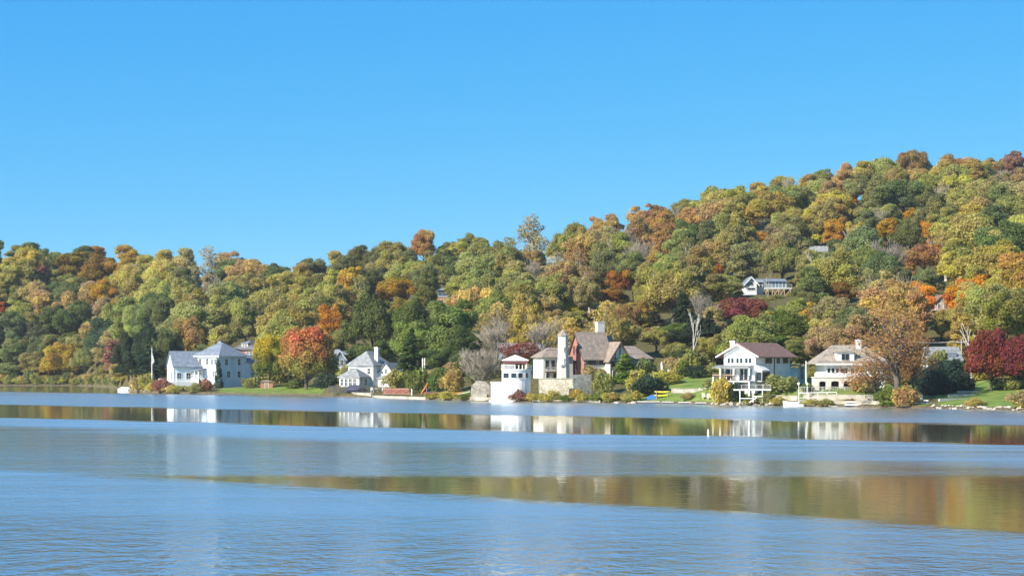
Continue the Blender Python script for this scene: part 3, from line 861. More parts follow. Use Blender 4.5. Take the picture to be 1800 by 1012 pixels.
# ---- brown-roofed white house -------------------------------------------------
def brown_roof_house():
    Y = 408; b = 2.9
    H = empty("white_house", (wx(1328, Y), Y, b), -36, "three-storey white house with red-brown roof and long shaded side", "house")
    gable_body(-6.8, 0, 0, 13.2, -.8, 6.5, 8.5, 'y').build("wall", WHITE_SIDING, H)
    rf = gable_roof(-6.8, 0, 0, 13.2, 6.5, 8.5, 'y', 1.2, 1.0, .22).build("roof", BROWN_SH, H)
    MB().prism([(-8.0, 6.1), (-3.4, 8.45), (1.2, 6.1), (1.2, 5.85), (-3.4, 8.2), (-8.0, 5.85)], -1.06, -1.0).build("barge_board", WHITE, H)
    chimney(H, -6.0, 2.2, 6.2, 8.9, 1.0, .9, WHITE)
    for x in (-5.7, -4.9, -3.8, -3.0, -1.9, -1.1): window(H, x, 4.85, .55, .95, 'f', 0, bars=(0, 0), fr=.06)
    # balcony storey: recessed glazing under a low roof, white posts
    pr = MB().prism([(-1.9, 3.9), (-.02, 4.35), (-.02, 4.5), (-1.9, 4.05)], -8.2, -.4, 'x').build("porch_roof", GREY_SH, H)
    for x in (-6.6, -3.7, -.4):
        MB().box(x - .16, x + .16, -1.75, -1.43, -1.9, 3.9).build("porch_post", WHITE, H)
    bl = MB().box(-7.2, -.2, -1.9, -.02, 1.35, 1.55).build("balcony", WHITE, H)
    railing(bl, (-7.1, -1.8), (-3.7, -1.8), 1.55, .95, TIMBER)
    railing(bl, (-3.7, -1.8), (-.3, -1.8), 1.55, .95, BLACK_METAL)
    for x in (-5.9, -4.7): window(H, x, 1.7, 1.0, 2.0, 'f', 0, bars=(0, 0))
    for x in (-2.9, -2.0, -1.1): window(H, x, 1.7, .75, 2.1, 'f', 0, bars=(0, 0))
    for x in (-2.7, -1.2): door(H, x, -.9, .9, 2.0, 'f', 0, BLACK_METAL)
    MB().box(-6.7, -4.3, -2.4, -2.3, -1.0, 1.2).build("white_panel", WHITE, H)
    rg = MB(); n = 14
    for i in range(n):
        a0, a1 = 2 * math.pi * i / n, 2 * math.pi * (i + 1) / n
        rg.tube((-5.4 + .26 * math.cos(a0), -2.46, .45 + .26 * math.sin(a0)), (-5.4 + .26 * math.cos(a1), -2.46, .45 + .26 * math.sin(a1)), .07, .07, 6, False)
    rg.build("ring_ornament", BLACK_METAL, H)
    # shaded right side
    window(H, 4.9, 4.9, 2.2, .9, 'r', 0, BLACK_METAL, bars=(2, 0)); window(H, 8.6, 4.9, .9, .9, 'r', 0, BLACK_METAL, bars=(0, 0))
    window(H, 11.4, 4.9, 1.6, .9, 'r', 0, BLACK_METAL, bars=(1, 0)); window(H, 4.7, 2.5, .9, .7, 'r', 0, BLACK_METAL, bars=(0, 0))
    bay = MB().box(.02, 1.2, .3, 2.6, 1.4, 3.5).build("bay", WHITE_SIDING, H)
    window(bay, .62, 1.7, .8, 1.4, 'f', .3, BLACK_METAL, bars=(0, 0)); window(bay, 1.45, 1.7, 1.7, 1.4, 'r', 1.2, BLACK_METAL, bars=(1, 0))
    MB().prism([(-.0, 4.6), (1.5, 3.52), (-.0, 3.52)], .1, 2.8, 'y').build("bay_roof", WHITE, bay)
    MB().box(.02, .14, 7.0, 7.12, -.5, 6.3).build("downpipe", BLACK_METAL, H)
    window(H, 1.6, -.7, 1.3, 1.3, 'r', 0, BLACK_METAL, bars=(0, 0))
brown_roof_house()

def front_deck():
    Y = 399
    D = empty("lake_deck", (wx(1292, Y), Y, 2.75), 0, "raised white deck on posts before the brown-roofed house", "deck")
    MB().box(0, 6.6, 0, 3.0, .0, .22).build("deck_floor", WHITE, D)
    for x in (.9, 3.3, 5.0): MB().box(x - .07, x + .07, .05, .2, -2.2, 0).build("deck_post", WHITE, D)
    railing(D, (1.2, .1), (6.4, .1), .22, .85, GREY_WOOD, 1.3, "deck_railing")
    MB().box(1.0, 3.2, -.1, .05, -1.5, -1.35).box(3.3, 5.6, -.1, .05, -1.15, -1.0).build("brace", WHITE, D)
    stairs(D, 2.4, 3.8, -2.0, -1.2, -2.2, -1.2, 5, WHITE)
front_deck()
def pergola():
    Y = 411
    D = empty("pergola", (wx(1252, Y), Y, 2.9), -6, "brown flat pergola on white posts left of the brown-roofed house", "pergola")
    MB().box(0, 5.6, 0, 2.8, 2.35, 2.55).build("pergola_roof", TIMBER, D)
    for x in (.15, 2.6, 5.2): MB().box(x - .13, x + .13, .05, .31, -.6, 2.35).build("pergola_post", WHITE, D)
    MB().box(0, 5.6, -.02, .03, 2.56, 2.75).build("fascia", BROWN_WOOD, D)
pergola()
def garage():
    Y = 424
    H = empty("garage", (wx(1380, Y), Y, 4.9), 10, "small white outbuilding with dark eaves beside the brown-roofed house", "garage")
    MB().box(0, 2.6, 0, 4.2, -1.2, 2.0).build("wall", WHITE, H)
    MB().prism([(-.5, 1.95), (1.2, 2.65), (4.2, 2.5), (4.2, 2.3), (1.2, 2.4), (-.5, 1.7)], -.5, 4.4).build("roof", GREY_SH, H)
    for x in (3.0, 3.9): MB().box(x - .08, x + .08, .1, .26, -1.0, 2.3).build("porch_post", WHITE, H)
    MB().box(2.62, 4.2, .05, 4.2, -1.2, -.2).build("porch_floor", GREY_WOOD, H)
    MB().box(3.95, 4.15, .3, 4.2, .0, 2.2).build("porch_wall", WHITE, H)
garage()

# ---- arcaded house ---------------------------------------------------------------
def arcaded_house():
    Y = 400; b = 3.2
    H = empty("arcaded_house", (wx(1433, Y), Y, b), 4, "white lakeside house with arched arcade and broad tan roof", "house")
    MB().box(2.4, 13.6, 3.2, 11, -.8, 4.35).build("wall", WHITE, H)
    rf = hip_roof(1.0, 14.4, 2.6, 11.6, 4.35, 7.9, .3, 4.0).build("roof", TAN_SH, H)
    MB().box(.6, 14.7, 2.2, 2.4, 4.2, 4.45).build("cornice", WHITE, H)
    d = MB().box(4.6, 7.9, 3.0, 8.4, 4.6, 6.55).build("dormer", WHITE, H)
    hip_roof(4.6, 7.9, 3.0, 8.4, 6.55, 7.7, .35, 1.6).build("dormer_roof", TAN_SH, d)
    for x in (5.85, 6.6): window(d, x, 5.2, .5, .95, 'f', 3.0, BLACK_METAL, bars=(0, 1), fr=.05)
    chimney(H, 9.5, 6.5, 7.2, 8.7, .9, .8, WHITE)
    for x in (3.2, 4.0, 4.8): window(H, x, 2.3, .5, 1.3, 'f', 3.2, bars=(0, 0))
    for x in (5.7, 6.3): window(H, x, 2.4, .55, 1.1, 'f', 3.2, BLACK_METAL, bars=(1, 1), fr=.05)
    for x in (7.6, 8.4, 9.2, 12.6): window(H, x, 2.3, .5, 1.3, 'f', 3.2, bars=(0, 0))
    MB().box(2.4, 14, 3.0, 3.2, 1.75, 2.0).build("string_course", CREAM, H)
    # arcade below the terrace
    def arch_bay(x0, x1, y0, y1, zt, spring, op0, op1):
        mb = MB(); m = (op0 + op1) / 2; r = (op1 - op0) / 2; n = 8
        mb.box(x0, op0, y0, y1, -.4, zt); mb.box(op1, x1, y0, y1, -.4, zt)
        for i in range(n):
            a0 = math.pi - math.pi * i / n; a1 = math.pi - math.pi * (i + 1) / n
            p0 = (m + r * math.cos(a0), spring + r * .35 * math.sin(a0)); p1 = (m + r * math.cos(a1), spring + r * .35 * math.sin(a1))
            mb.prism([p0, p1, (p1[0], zt), (p0[0], zt)], y0, y1)
        return mb
    for (a, c, o0, o1) in ((0, 2.6, .75, 2.0), (2.62, 4.9, 2.95, 4.45), (4.92, 7.2, 5.25, 6.85), (7.22, 9.6, 7.6, 9.2)):
        arch_bay(a, c, 0, .4, 1.9, 1.0, o0, o1).build("arch", CREAM, H)
    MB().box(0.02, .4, .42, 3.18, -.4, 1.9).build("arcade_end", CREAM, H)
    MB().box(-.15, 9.7, -.12, 3.16, 1.9, 2.05).build("terrace", CREAM, H)
    MB().box(-.1, 9.6, -.08, .12, 2.05, 2.75).build("parapet", WHITE, H)
    MB().box(.42, 9.5, 3.1, 3.18, -.4, 1.88).build("arcade_back", TIMBER, H)
arcaded_house()
def house_right():
    Y = 434
    H = empty("cottage", (wx(1634, Y), Y, 6.6), 6, "grey-roofed cottage half hidden behind the rust orange tree", "cottage")
    gable_body(0, 6.4, 0, 6, -2.5, 2.0, 4.3, 'x').build("wall", WHITE_SIDING, H)
    gable_roof(0, 6.4, 0, 6, 2.0, 4.3, 'x', .5, .4).build("roof", GREY_SH, H)
    for x in (.9, 1.6): window(H, x, .2, .45, 1.3, 'f', 0)
    window(H, 4.6, .2, 1.1, 1.2, 'f', 0)
    MB().box(3.4, 5.6, .2, 3, 2.2, 3.3).build("dormer", SLATE, H)
house_right()

# ---- houses up the hill ------------------------------------------------------------
def deck_house():
    px, Y, z = HILL_SITES['deck']; s = F / Y
    H = empty("deck_house", (wx(1311, Y), Y, z), 0, "white-gabled house with glazed sunroom and stilted deck high on the hill", "house")
    u = 1 / s
    gable_body(0, 19 * u, 0, 10, -1.5, 23 * u, 33 * u, 'y').build("wall", WHITE_SIDING, H)
    gable_roof(0, 19 * u, 0, 10, 23 * u, 33 * u, 'y', .7, .7, .2).build("roof", SLATE, H)
    MB().prism([(-.75, 23 * u - .75), (9.5 * u, 33 * u + .1), (19 * u + .75, 23 * u - .75), (19 * u + .75, 23 * u - 1.1), (9.5 * u, 33 * u - .3), (-.75, 23 * u - 1.1)], -.78, -.72).build("barge_board", WHITE, H)
    window(H, 9 * u, 18 * u, 1.3, .8, 'f', 0, bars=(1, 0)); window(H, 4 * u, 18 * u, .6, .7, 'f', 0, bars=(0, 0))
    for x in (6 * u, 13 * u): window(H, x, 10 * u, 1.0, .6, 'f', 0, bars=(0, 0))
    MB().box(19 * u + .02, 32 * u, 2, 10, -1.5, 26 * u).build("link_wall", WHITE_SIDING, H)
    MB().prism([(1.4, 26 * u - .2), (6, 31 * u), (10.4, 26 * u - .2), (10.4, 26 * u - .35), (6, 31 * u - .15), (1.4, 26 * u - .35)], 19 * u + .05, 34 * u, 'x').build("link_roof", SLATE, H)
    window(H, 26 * u, 16 * u, 1.2, 1.2, 'f', 2)
    SUN = MB().box(34 * u, 72 * u, 1.2, 8, 13 * u, 14.5 * u).build("sunroom", GREY_WOOD, H)
    for i in range(7):
        x = (34.6 + i * 6.1) * u; MB().box(x - .1, x + .1, 1.2, 1.4, 14.5 * u, 26 * u).build("mullion", BLUE_SIDING, SUN)
    MB().box(34.6 * u, 71.4 * u, 1.32, 1.36, 14.5 * u, 26 * u).build("pane", glass_mat("sunroom_glass", (.08, .14, .18)), SUN)
    MB().prism([(.7, 25.5 * u), (4.5, 31 * u), (8.4, 26 * u), (8.4, 25.7 * u), (4.5, 30.5 * u), (.7, 25.2 * u)], 33.5 * u, 73 * u, 'x').build("sunroom_roof", SLATE, SUN)
    D = MB().box(32 * u, 79 * u, -2.4, 1.18, 11.5 * u, 13 * u).build("deck", WHITE, H)
    railing(D, (32 * u, -2.35), (79 * u, -2.35), 13 * u, 1.0, GREY_WOOD)
    for x in (34, 45, 56, 66, 77): MB().box(x * u - .13, x * u + .13, -2.3, -2.05, -2.5, 11.5 * u).build("stilt", BROWN_WOOD, D)
    for (a, c) in ((45, 56), (56, 66), (56, 45), (66, 56), (66, 77)):
        MB().tube((a * u, -2.18, -.6), (c * u, -2.18, 11 * u), .12, .12, 4).build("cross_brace", BROWN_WOOD, D)
deck_house()
PINKISH = paint('pinkish_siding', (.50, .37, .31), .7, .14, .6)
def pink_house():
    px, Y, z = HILL_SITES['pink']
    H = empty("cottage", (wx(1645, Y), Y, z), 6, "small white cottage with steep gable on the right slope", "cottage")
    gable_body(0, 4.0, 0, 6, -1.5, 2.6, 4.6, 'y').build("wall", PINKISH, H)
    gable_roof(0, 4.0, 0, 6, 2.6, 4.6, 'y', .5, .5).build("roof", BROWN_SH, H)
    for x in (1.0, 2.9): window(H, x, .8, .8, 1.1, 'f', 0)
    window(H, 2, 3.0, .6, .7, 'f', 0)
    MB().box(-2.4, -.02, 1.0, 5, -1.5, 2.0).build("side_wall", PINKISH, H)
    MB().prism([(-2.8, 1.9), (-.02, 3.0), (-.02, 3.2), (-2.8, 2.1)], .6, 5.4).build("side_roof", GREY_SH, H)
    window(H, -1.2, .4, .9, 1.1, 'f', 1.0)
    H.scale = (.8, .8, .8)
pink_house()
def dark_house():
    px, Y, z = HILL_SITES['dark']
    H = empty("hill_house", (wx(769, Y), Y, z), 0, "dark house with brick front and white sill high among the trees", "house")
    MB().box(0, 4.2, 0, 6, -1.5, 3.0).build("brick_front", BRICK, H)
    MB().box(-.3, 4.6, -.4, 6, 3.0, 3.25).build("sill_band", WHITE, H)
    MB().box(.1, 4.2, .2, 6, 3.25, 6.0).build("wall", paint("dark_blue_siding", (.05, .065, .09), .6), H)
    hip_roof(0, 4.3, .1, 6, 6.0, 7.2, .5, 2).build("roof", SLATE, H)
    for x in (1.1, 3.0): window(H, x, 3.6, 1.3, 1.6, 'f', .2, BLUE_SIDING)
    door(H, 2.0, -.2, 1.0, 2.0, 'f', 0, TIMBER)
    H.scale = (.8, .8, .72)
dark_house()
def far_house():
    px, Y, z = HILL_SITES['white']
    H = empty("hill_house", (wx(1420, Y), Y, z - 1.8), -10, "pale house roof showing among green trees on the upper slope", "house")
    gable_body(0, 6, 0, 5, -1.5, 2.6, 4.2, 'x').build("wall", WHITE_SIDING, H)
    gable_roof(0, 6, 0, 5, 2.6, 4.2, 'x').build("roof", GREY_SH, H)
    for x in (1.2, 3, 4.8): window(H, x, .9, .9, 1.1, 'f', 0)
far_house()
# ------------------------------------------------------------------ vegetation
def leaf_mat(name, base=None, second=None, z0=0, z1=1, tw=.48):
    """leaves: colour from the object's own colour (or two given colours turning from bottom to top), varied by clump and leaf"""
    m = bpy.data.materials.new(name); m.use_nodes = True
    N, L = m.node_tree.nodes, m.node_tree.links
    N.clear()
    out = N.new("ShaderNodeOutputMaterial")
    at = N.new("ShaderNodeAttribute"); at.attribute_name = "tone"
    a2 = N.new("ShaderNodeAttribute"); a2.attribute_name = "hue"
    if base is None:
        oi = N.new("ShaderNodeObjectInfo"); col = oi.outputs['Color']
    else:
        tc = N.new("ShaderNodeTexCoord"); sp = N.new("ShaderNodeSeparateXYZ"); L.new(tc.outputs['Object'], sp.inputs[0])
        nz = N.new("ShaderNodeTexNoise"); nz.inputs['Scale'].default_value = .35; nz.inputs['Detail'].default_value = 4
        L.new(tc.outputs['Object'], nz.inputs['Vector'])
        ma = N.new("ShaderNodeMath"); ma.operation = 'MULTIPLY_ADD'; ma.inputs[1].default_value = (z1 - z0) * 1.6; ma.inputs[2].default_value = -(z1 - z0) * .8
        L.new(nz.outputs[0], ma.inputs[0])
        ad = N.new("ShaderNodeMath"); ad.operation = 'ADD'; L.new(sp.outputs[2], ad.inputs[0]); L.new(ma.outputs[0], ad.inputs[1])
        mr = N.new("ShaderNodeMapRange"); mr.inputs[1].default_value = z0; mr.inputs[2].default_value = z1
        L.new(ad.outputs[0], mr.inputs[0])
        mx = N.new("ShaderNodeMix"); mx.data_type = 'RGBA'; mx.inputs[6].default_value = (*base, 1); mx.inputs[7].default_value = (*second, 1)
        L.new(mr.outputs[0], mx.inputs[0]); col = mx.outputs[2]
    if base is None:          # some limbs have turned further than others
        ad2 = N.new("ShaderNodeMath"); ad2.operation = 'MULTIPLY_ADD'; ad2.inputs[1].default_value = .9; L.new(oi.outputs['Random'], ad2.inputs[0]); ad2.inputs[2].default_value = -.55
        ad3 = N.new("ShaderNodeMath"); ad3.operation = 'ADD'; L.new(a2.outputs['Fac'], ad3.inputs[0]); L.new(ad2.outputs[0], ad3.inputs[1])
        mr3 = N.new("ShaderNodeMapRange"); mr3.inputs[1].default_value = .35; mr3.inputs[2].default_value = .75; L.new(ad3.outputs[0], mr3.inputs[0])
        tn = N.new("ShaderNodeMix"); tn.data_type = 'RGBA'; tn.blend_type = 'MULTIPLY'; tn.inputs[0].default_value = 1; tn.inputs[7].default_value = (1.20, 1.04, .80, 1)
        L.new(col, tn.inputs[6])
        tm2 = N.new("ShaderNodeMix"); tm2.data_type = 'RGBA'; L.new(mr3.outputs[0], tm2.inputs[0]); L.new(col, tm2.inputs[6]); L.new(tn.outputs[2], tm2.inputs[7])
        col = tm2.outputs[2]
    hs = N.new("ShaderNodeHueSaturation")
    m1 = N.new("ShaderNodeMapRange"); m1.inputs[3].default_value = .474; m1.inputs[4].default_value = .536
    m2 = N.new("ShaderNodeMapRange"); m2.inputs[3].default_value = .66; m2.inputs[4].default_value = 1.40
    L.new(a2.outputs['Fac'], m1.inputs[0]); L.new(at.outputs['Fac'], m2.inputs[0])
    L.new(m1.outputs[0], hs.inputs['Hue']); L.new(m2.outputs[0], hs.inputs['Value']); L.new(col, hs.inputs['Color'])
    df = N.new("ShaderNodeBsdfDiffuse"); tr = N.new("ShaderNodeBsdfTranslucent"); ms = N.new("ShaderNodeMixShader")
    ms.inputs[0].default_value = tw
    L.new(hs.outputs[0], df.inputs[0]); L.new(hs.outputs[0], tr.inputs[0])
    L.new(df.outputs[0], ms.inputs[1]); L.new(tr.outputs[0], ms.inputs[2]); L.new(ms.outputs[0], out.inputs[0])
    return m
LEAF = leaf_mat("leaves")
BARK = paint("bark", (.085, .07, .055), .9, .35, 2, .6, 8)
BARK_PALE = paint("pale_bark", (.42, .39, .33), .85, .25, 1.5, .4, 8)
TWIG = paint("grey_twigs", (.27, .225, .165), .9, .25, 1)

def leaf_mesh(name, pts, nrm, size, tone, hue, rng, jit=.55, mat=None):
    n = len(pts)
    nr = nrm + rng.normal(0, jit, (n, 3)); nr /= np.linalg.norm(nr, axis=1)[:, None] + 1e-9
    t = rng.normal(0, 1, (n, 3)); t -= nr * (t * nr).sum(1)[:, None]; t /= np.linalg.norm(t, axis=1)[:, None] + 1e-9
    b = np.cross(nr, t)
    s = size * rng.uniform(.6, 1.35, n)
    a = s[:, None] * t; c = (s * rng.uniform(.55, .85, n))[:, None] * b
    lift = nr * (s * .18)[:, None]
    V = np.stack([pts - a, pts - c * .9 + lift, pts + a, pts + c + lift], 1).reshape(-1, 3)
    me = bpy.data.meshes.new(name)
    me.vertices.add(n * 4); me.vertices.foreach_set('co', V.astype(np.float32).ravel())
    me.loops.add(n * 4); me.loops.foreach_set('vertex_index', np.arange(n * 4, dtype=np.int32))
    me.polygons.add(n); me.polygons.foreach_set('loop_start', np.arange(0, n * 4, 4, dtype=np.int32))
    me.polygons.foreach_set('loop_total', np.full(n, 4, dtype=np.int32))
    for k, arr in (("tone", tone), ("hue", hue)):
        at = me.attributes.new(k, 'FLOAT', 'FACE'); at.data.foreach_set('value', np.clip(arr, 0, 1).astype(np.float32))
    me.update(calc_edges=True)
    me.materials.append(mat or LEAF)
    return me
def sph(rng, n):
    d = rng.normal(0, 1, (n, 3)); return d / np.linalg.norm(d, axis=1)[:, None]

def lobes_for(shape, rng):
    """lobe centres and radii of a crown; nominal sizes in metres, foot of the tree at z=0"""
    C = []; Rr = []
    if shape == 'dome':           # broad oak: 12 wide, 15 high
        ph = rng.uniform(0, 6.28, 4); el = rng.uniform(.85, 1.15)
        for d in sph(rng, 74):
            if d[2] < -.5: continue
            az = math.atan2(d[1], d[0])
            k = rng.uniform(.5, .95) * (1 + .30 * math.sin(2 * az + ph[0]) * (1 - abs(d[2])) + .22 * math.sin(3 * az + ph[1] + 2 * d[2]))
            C.append((d[0] * 4.9 * k * el, d[1] * 4.9 * k / el, 8.4 + d[2] * 5.4 * k * (1 + .12 * math.sin(az + ph[2])))); Rr.append(rng.uniform(.8, 1.75))
        C.append((0, 0, 9)); Rr.append(3.4)
    elif shape == 'oval':         # taller, 9 wide, 17 high
        ph = rng.uniform(0, 6.28, 4)
        for d in sph(rng, 64):
            az = math.atan2(d[1], d[0])
            k = rng.uniform(.45, .98) * (1 + .2 * math.sin(2 * az + ph[0] + 3 * d[2]))
            C.append((d[0] * 3.5 * k, d[1] * 3.5 * k, 9.8 + d[2] * 6.3 * k)); Rr.append(rng.uniform(.7, 1.5))
        C.append((0, 0, 8)); Rr.append(2.3); C.append((0, 0, 12)); Rr.append(2.1)
    elif shape == 'tall':         # layered, loose, with an uneven top
        for i in range(34):
            z = rng.uniform(4, 16.5); w = 4.2 * (1 - abs(z - 9) / 10.5)
            a = rng.uniform(0, 6.28)
            C.append((math.cos(a) * w * rng.uniform(.3, 1), math.sin(a) * w * rng.uniform(.3, 1), z)); Rr.append(rng.uniform(.8, 1.6))
        C.append((0, 0, 8)); Rr.append(2.0); C.append((.3, 0, 11)); Rr.append(1.6)
    elif shape == 'column':       # narrow, 5 wide, 15 high
        for i in range(36):
            z = rng.uniform(2.2, 14.6); w = 2.0 * math.sqrt(max(.02, 1 - ((z - 6.8) / 8.4) ** 2))
            a = rng.uniform(0, 6.28)
            C.append((math.cos(a) * w * .75, math.sin(a) * w * .75, z)); Rr.append(rng.uniform(.6, 1.05))
    elif shape == 'maple':        # dense, to near the ground: 14 wide, 13 high
        for d in sph(rng, 70):
            if d[2] < -.35: continue
            k = rng.uniform(.6, .95)
            C.append((d[0] * 5.9 * k, d[1] * 5.9 * k, 5.4 + d[2] * 6.4 * k)); Rr.append(rng.uniform(1.0, 1.75))
        C.append((0, 0, 6)); Rr.append(4.0)
    elif shape == 'cone':         # arborvitae: 4 wide, 9 high
        for i in range(40):
            z = 9.0 * rng.uniform(0, 1) ** 1.25 * .96; w = 1.9 * (1 - z / 9.6)
            a = rng.uniform(0, 6.28)
            C.append((math.cos(a) * w * .72, math.sin(a) * w * .72, z + .3)); Rr.append(.35 + .42 * (1 - z / 9.6))
        for z in (1, 2.2, 3.4, 4.6): C.append((0, 0, z)); Rr.append(1.3 * (1 - z / 9))
    elif shape == 'shrub':        # 4 wide, 2.6 high
        for d in sph(rng, 30):
            if d[2] < -.1: continue
            k = rng.uniform(.5, .95)
            C.append((d[0] * 1.65 * k, d[1] * 1.65 * k, .8 + d[2] * 1.5 * k)); Rr.append(rng.uniform(.38, .62))
        C.append((0, 0, .8)); Rr.append(1.1)
    return np.array(C), np.array(Rr)

def crown(name, shape, seed, dens, size, keep=1.0, mat=None):
    rng = np.random.default_rng(seed)
    C, Rr = lobes_for(shape, rng)
    lt = rng.uniform(0, 1, len(C)); lh = rng.uniform(0, 1, len(C))
    P_, N_, T_, H_ = [], [], [], []
    for i in range(len(C)):
        n = int(dens * Rr[i] ** 2)
        d = sph(rng, n)
        d = d[d[:, 2] > -.75]
        p = C[i] + d * (Rr[i] * (1 - .36 * rng.uniform(0, 1, len(d)) ** 2 + .15 * rng.normal(0, 1, len(d))))[:, None]
        dist = np.linalg.norm(p[:, None, :] - C[None], axis=2) / Rr[None]
        dist[:, i] = 9
        ok = (dist.min(1) > .72) & (rng.uniform(0, 1, len(d)) < keep) & (p[:, 2] > .05)
        P_.append(p[ok]); N_.append(d[ok] * .8 + np.array([0, 0, .25]))
        T_.append(np.clip(.5 + (lt[i] - .5) * .55 + rng.normal(0, .17, ok.sum()), 0, 1))
        H_.append(np.clip(.5 + (lh[i] - .5) * .8 + rng.normal(0, .15, ok.sum()), 0, 1))
    P_ = np.concatenate(P_); N_ = np.concatenate(N_)
    return leaf_mesh(name, P_, N_, size, np.concatenate(T_), np.concatenate(H_), rng, mat=mat), C, Rr

def limb(mb, p, q, r0, r1, rng, bend=.12, seg=3, n=5):
    p, q = np.array(p, float), np.array(q, float)
    ln = np.linalg.norm(q - p)
    pts = [p + (q - p) * t + (rng.normal(0, bend * ln * .4, 3) * math.sin(math.pi * t)) for t in np.linspace(0, 1, seg + 1)]
    for i in range(seg):
        ra = r0 + (r1 - r0) * i / seg; rb = r0 + (r1 - r0) * (i + 1) / seg
        mb.tube(pts[i], pts[i + 1], ra, rb, n, cap=False)
    return pts[-1]
def trunk_mesh(name, C, Rr, seed, mat, r=.32, n_limbs=9):
    rng = np.random.default_rng(seed)
    mb = MB()
    top = np.array([0, 0, np.median(C[:, 2])])
    mb.tube((0, 0, -.6), (0, 0, .5), r * 1.5, r * 1.1, 7)
    limb(mb, (0, 0, .4), top, r * 1.1, r * .55, rng, .05, 4, 7)
    zlow = C[:, 2].min()
    for i in rng.permutation(len(C))[:n_limbs]:
        z0 = min(top[2], max(.18 * top[2], (C[i, 2] * .55)))
        limb(mb, (0, 0, z0), C[i] * .97, r * .42, .06, rng, .14, 3, 5)
    me = mb.mesh(name); me.materials.append(mat)
    me.polygons.foreach_set('use_smooth', [True] * len(me.polygons))
    return me
def bare_mesh(name, seed, h=13.0, spread=.55, mat=None, levels=4, r0=.26, kids=(4, 4, 4, 3), stem=.28, rmin=.025, multi=1):
    rng = np.random.default_rng(seed)
    mb = MB()
    def grow(p, d, ln, r, lev):
        q = p + d * ln + np.array([0, 0, .04 * ln * lev])
        e = limb(mb, p, q, r, max(rmin, r * .55), rng, .10, 3 if lev < 2 else 2, 6 if lev == 0 else 4 if lev < 3 else 3)
        if lev >= levels: return
        k = kids[min(lev, len(kids) - 1)]
        for i in range(k):
            t = rng.uniform(.45, 1.0) if i else 1.0
            st = p + (e - p) * t
            a = rng.uniform(0, 6.28)
            side = np.array([math.cos(a), math.sin(a), 0])
            nd = d * .9 + side * spread * rng.uniform(.6, 1.35) + np.array([0, 0, .18])
            nd /= np.linalg.norm(nd)
            grow(st, nd, ln * rng.uniform(.58, .85), max(rmin, r * .5), lev + 1)
    for k in range(multi):
        a = 6.28 * k / max(1, multi); lean = .0 if multi == 1 else .28
        d = np.array([math.cos(a) * lean, math.sin(a) * lean, 1.0]); d /= np.linalg.norm(d)
        grow(np.array([math.cos(a) * .15 * (multi > 1), math.sin(a) * .15 * (multi > 1), -.3]), d, h * stem, r0, 0)
    me = mb.mesh(name); me.materials.append(mat or TWIG)
    return me

# prototypes ---------------------------------------------------------
PROTO = {}
def proto(key, shape, seeds, dens, size, keep=1.0, bark=None, mat=None, r=.32, limbs=9):
    L_ = []
    for s in seeds:
        cm, C, Rr = crown("crown", shape, s, dens, size, keep, mat)
        tm = trunk_mesh("trunk", C, Rr, s + 100, bark or BARK, r, limbs)
        co = np.empty(len(cm.vertices) * 3, np.float32); cm.vertices.foreach_get('co', co); co = co.reshape(-1, 3)
        L_.append((cm, tm, float(np.percentile(co[:, 2], 99.5)), float(np.percentile(np.abs(co[:, :2]), 98)) * 2))
    PROTO[key] = L_
proto('dome', 'dome', (1, 2, 3, 4, 5, 6, 7), 350, .215)
proto('oval', 'oval', (11, 12, 13, 14), 360, .212)
proto('tall', 'tall', (21, 22, 23), 360, .212)
proto('column', 'column', (31, 32), 170, .32)
proto('sparse', 'tall', (41, 42, 43), 190, .22, .4, BARK_PALE, limbs=22)
proto('sparsedome', 'dome', (45, 46), 170, .235, .42, None, limbs=26)
proto('maple', 'maple', (51, 52), 260, .225)
proto('cypress', 'tall', (47, 48), 300, .145, .30, None, limbs=30)
proto('cypresslow', 'dome', (49,), 230, .17, .34, None, limbs=28)
proto('cone', 'cone', (61, 62), 420, .20)
proto('shrub', 'shrub', (71, 72, 73, 74), 420, .15, r=.08)
# layered dark conifer
def conifer_mesh(seed):
    rng = np.random.default_rng(seed)
    P_, N_, T_, H_ = [], [], [], []
    mb = MB(); mb.tube((0, 0, -.5), (0, 0, 17), .28, .04, 6)
    for k in range(120):
        z = 1.5 + 15.2 * (k / 120); w = 4.0 * (1 - (z - 1.0) / 16.4) ** .85 * rng.uniform(.75, 1.1)
        a = rng.uniform(0, 6.28); d = np.array([math.cos(a), math.sin(a), 0])
        e = np.array([0, 0, z]) + d * w + np.array([0, 0, -.18 * w])
        mb.tube((0, 0, z), e, .05, .015, 3, cap=False)
        n = int(26 + 30 * w)
        t = rng.uniform(.12, 1, n) ** .7
        side = np.cross(d, [0, 0, 1])
        p = np.array([0, 0, z]) + (e - np.array([0, 0, z])) * t[:, None] + side * (rng.normal(0, .30, n) * w * .35 * (1.1 - t))[:, None] + rng.normal(0, .12, (n, 3))
        P_.append(p); N_.append(np.tile([d[0] * .4, d[1] * .4, .8], (n, 1)))
        T_.append(rng.normal(.5, .2, n)); H_.append(rng.normal(.5, .15, n))
    cm = leaf_mesh("crown", np.concatenate(P_), np.concatenate(N_), .27, np.concatenate(T_), np.concatenate(H_), rng, .5)
    tm = mb.mesh("trunk"); tm.materials.append(BARK)
    return cm, tm, 17.0, 7.6
PROTO['conifer'] = [conifer_mesh(s) for s in (81, 82)]
BARE = [bare_mesh("branches", 91, 13, .6, None, 4, .24, (5, 5, 5, 4), .26, .022), bare_mesh("branches", 92, 14, .5, None, 4, .24, (5, 5, 5, 4), .28, .022), bare_mesh("branches", 93, 12, .7, None, 4, .22, (5, 5, 5, 4), .25, .022)]
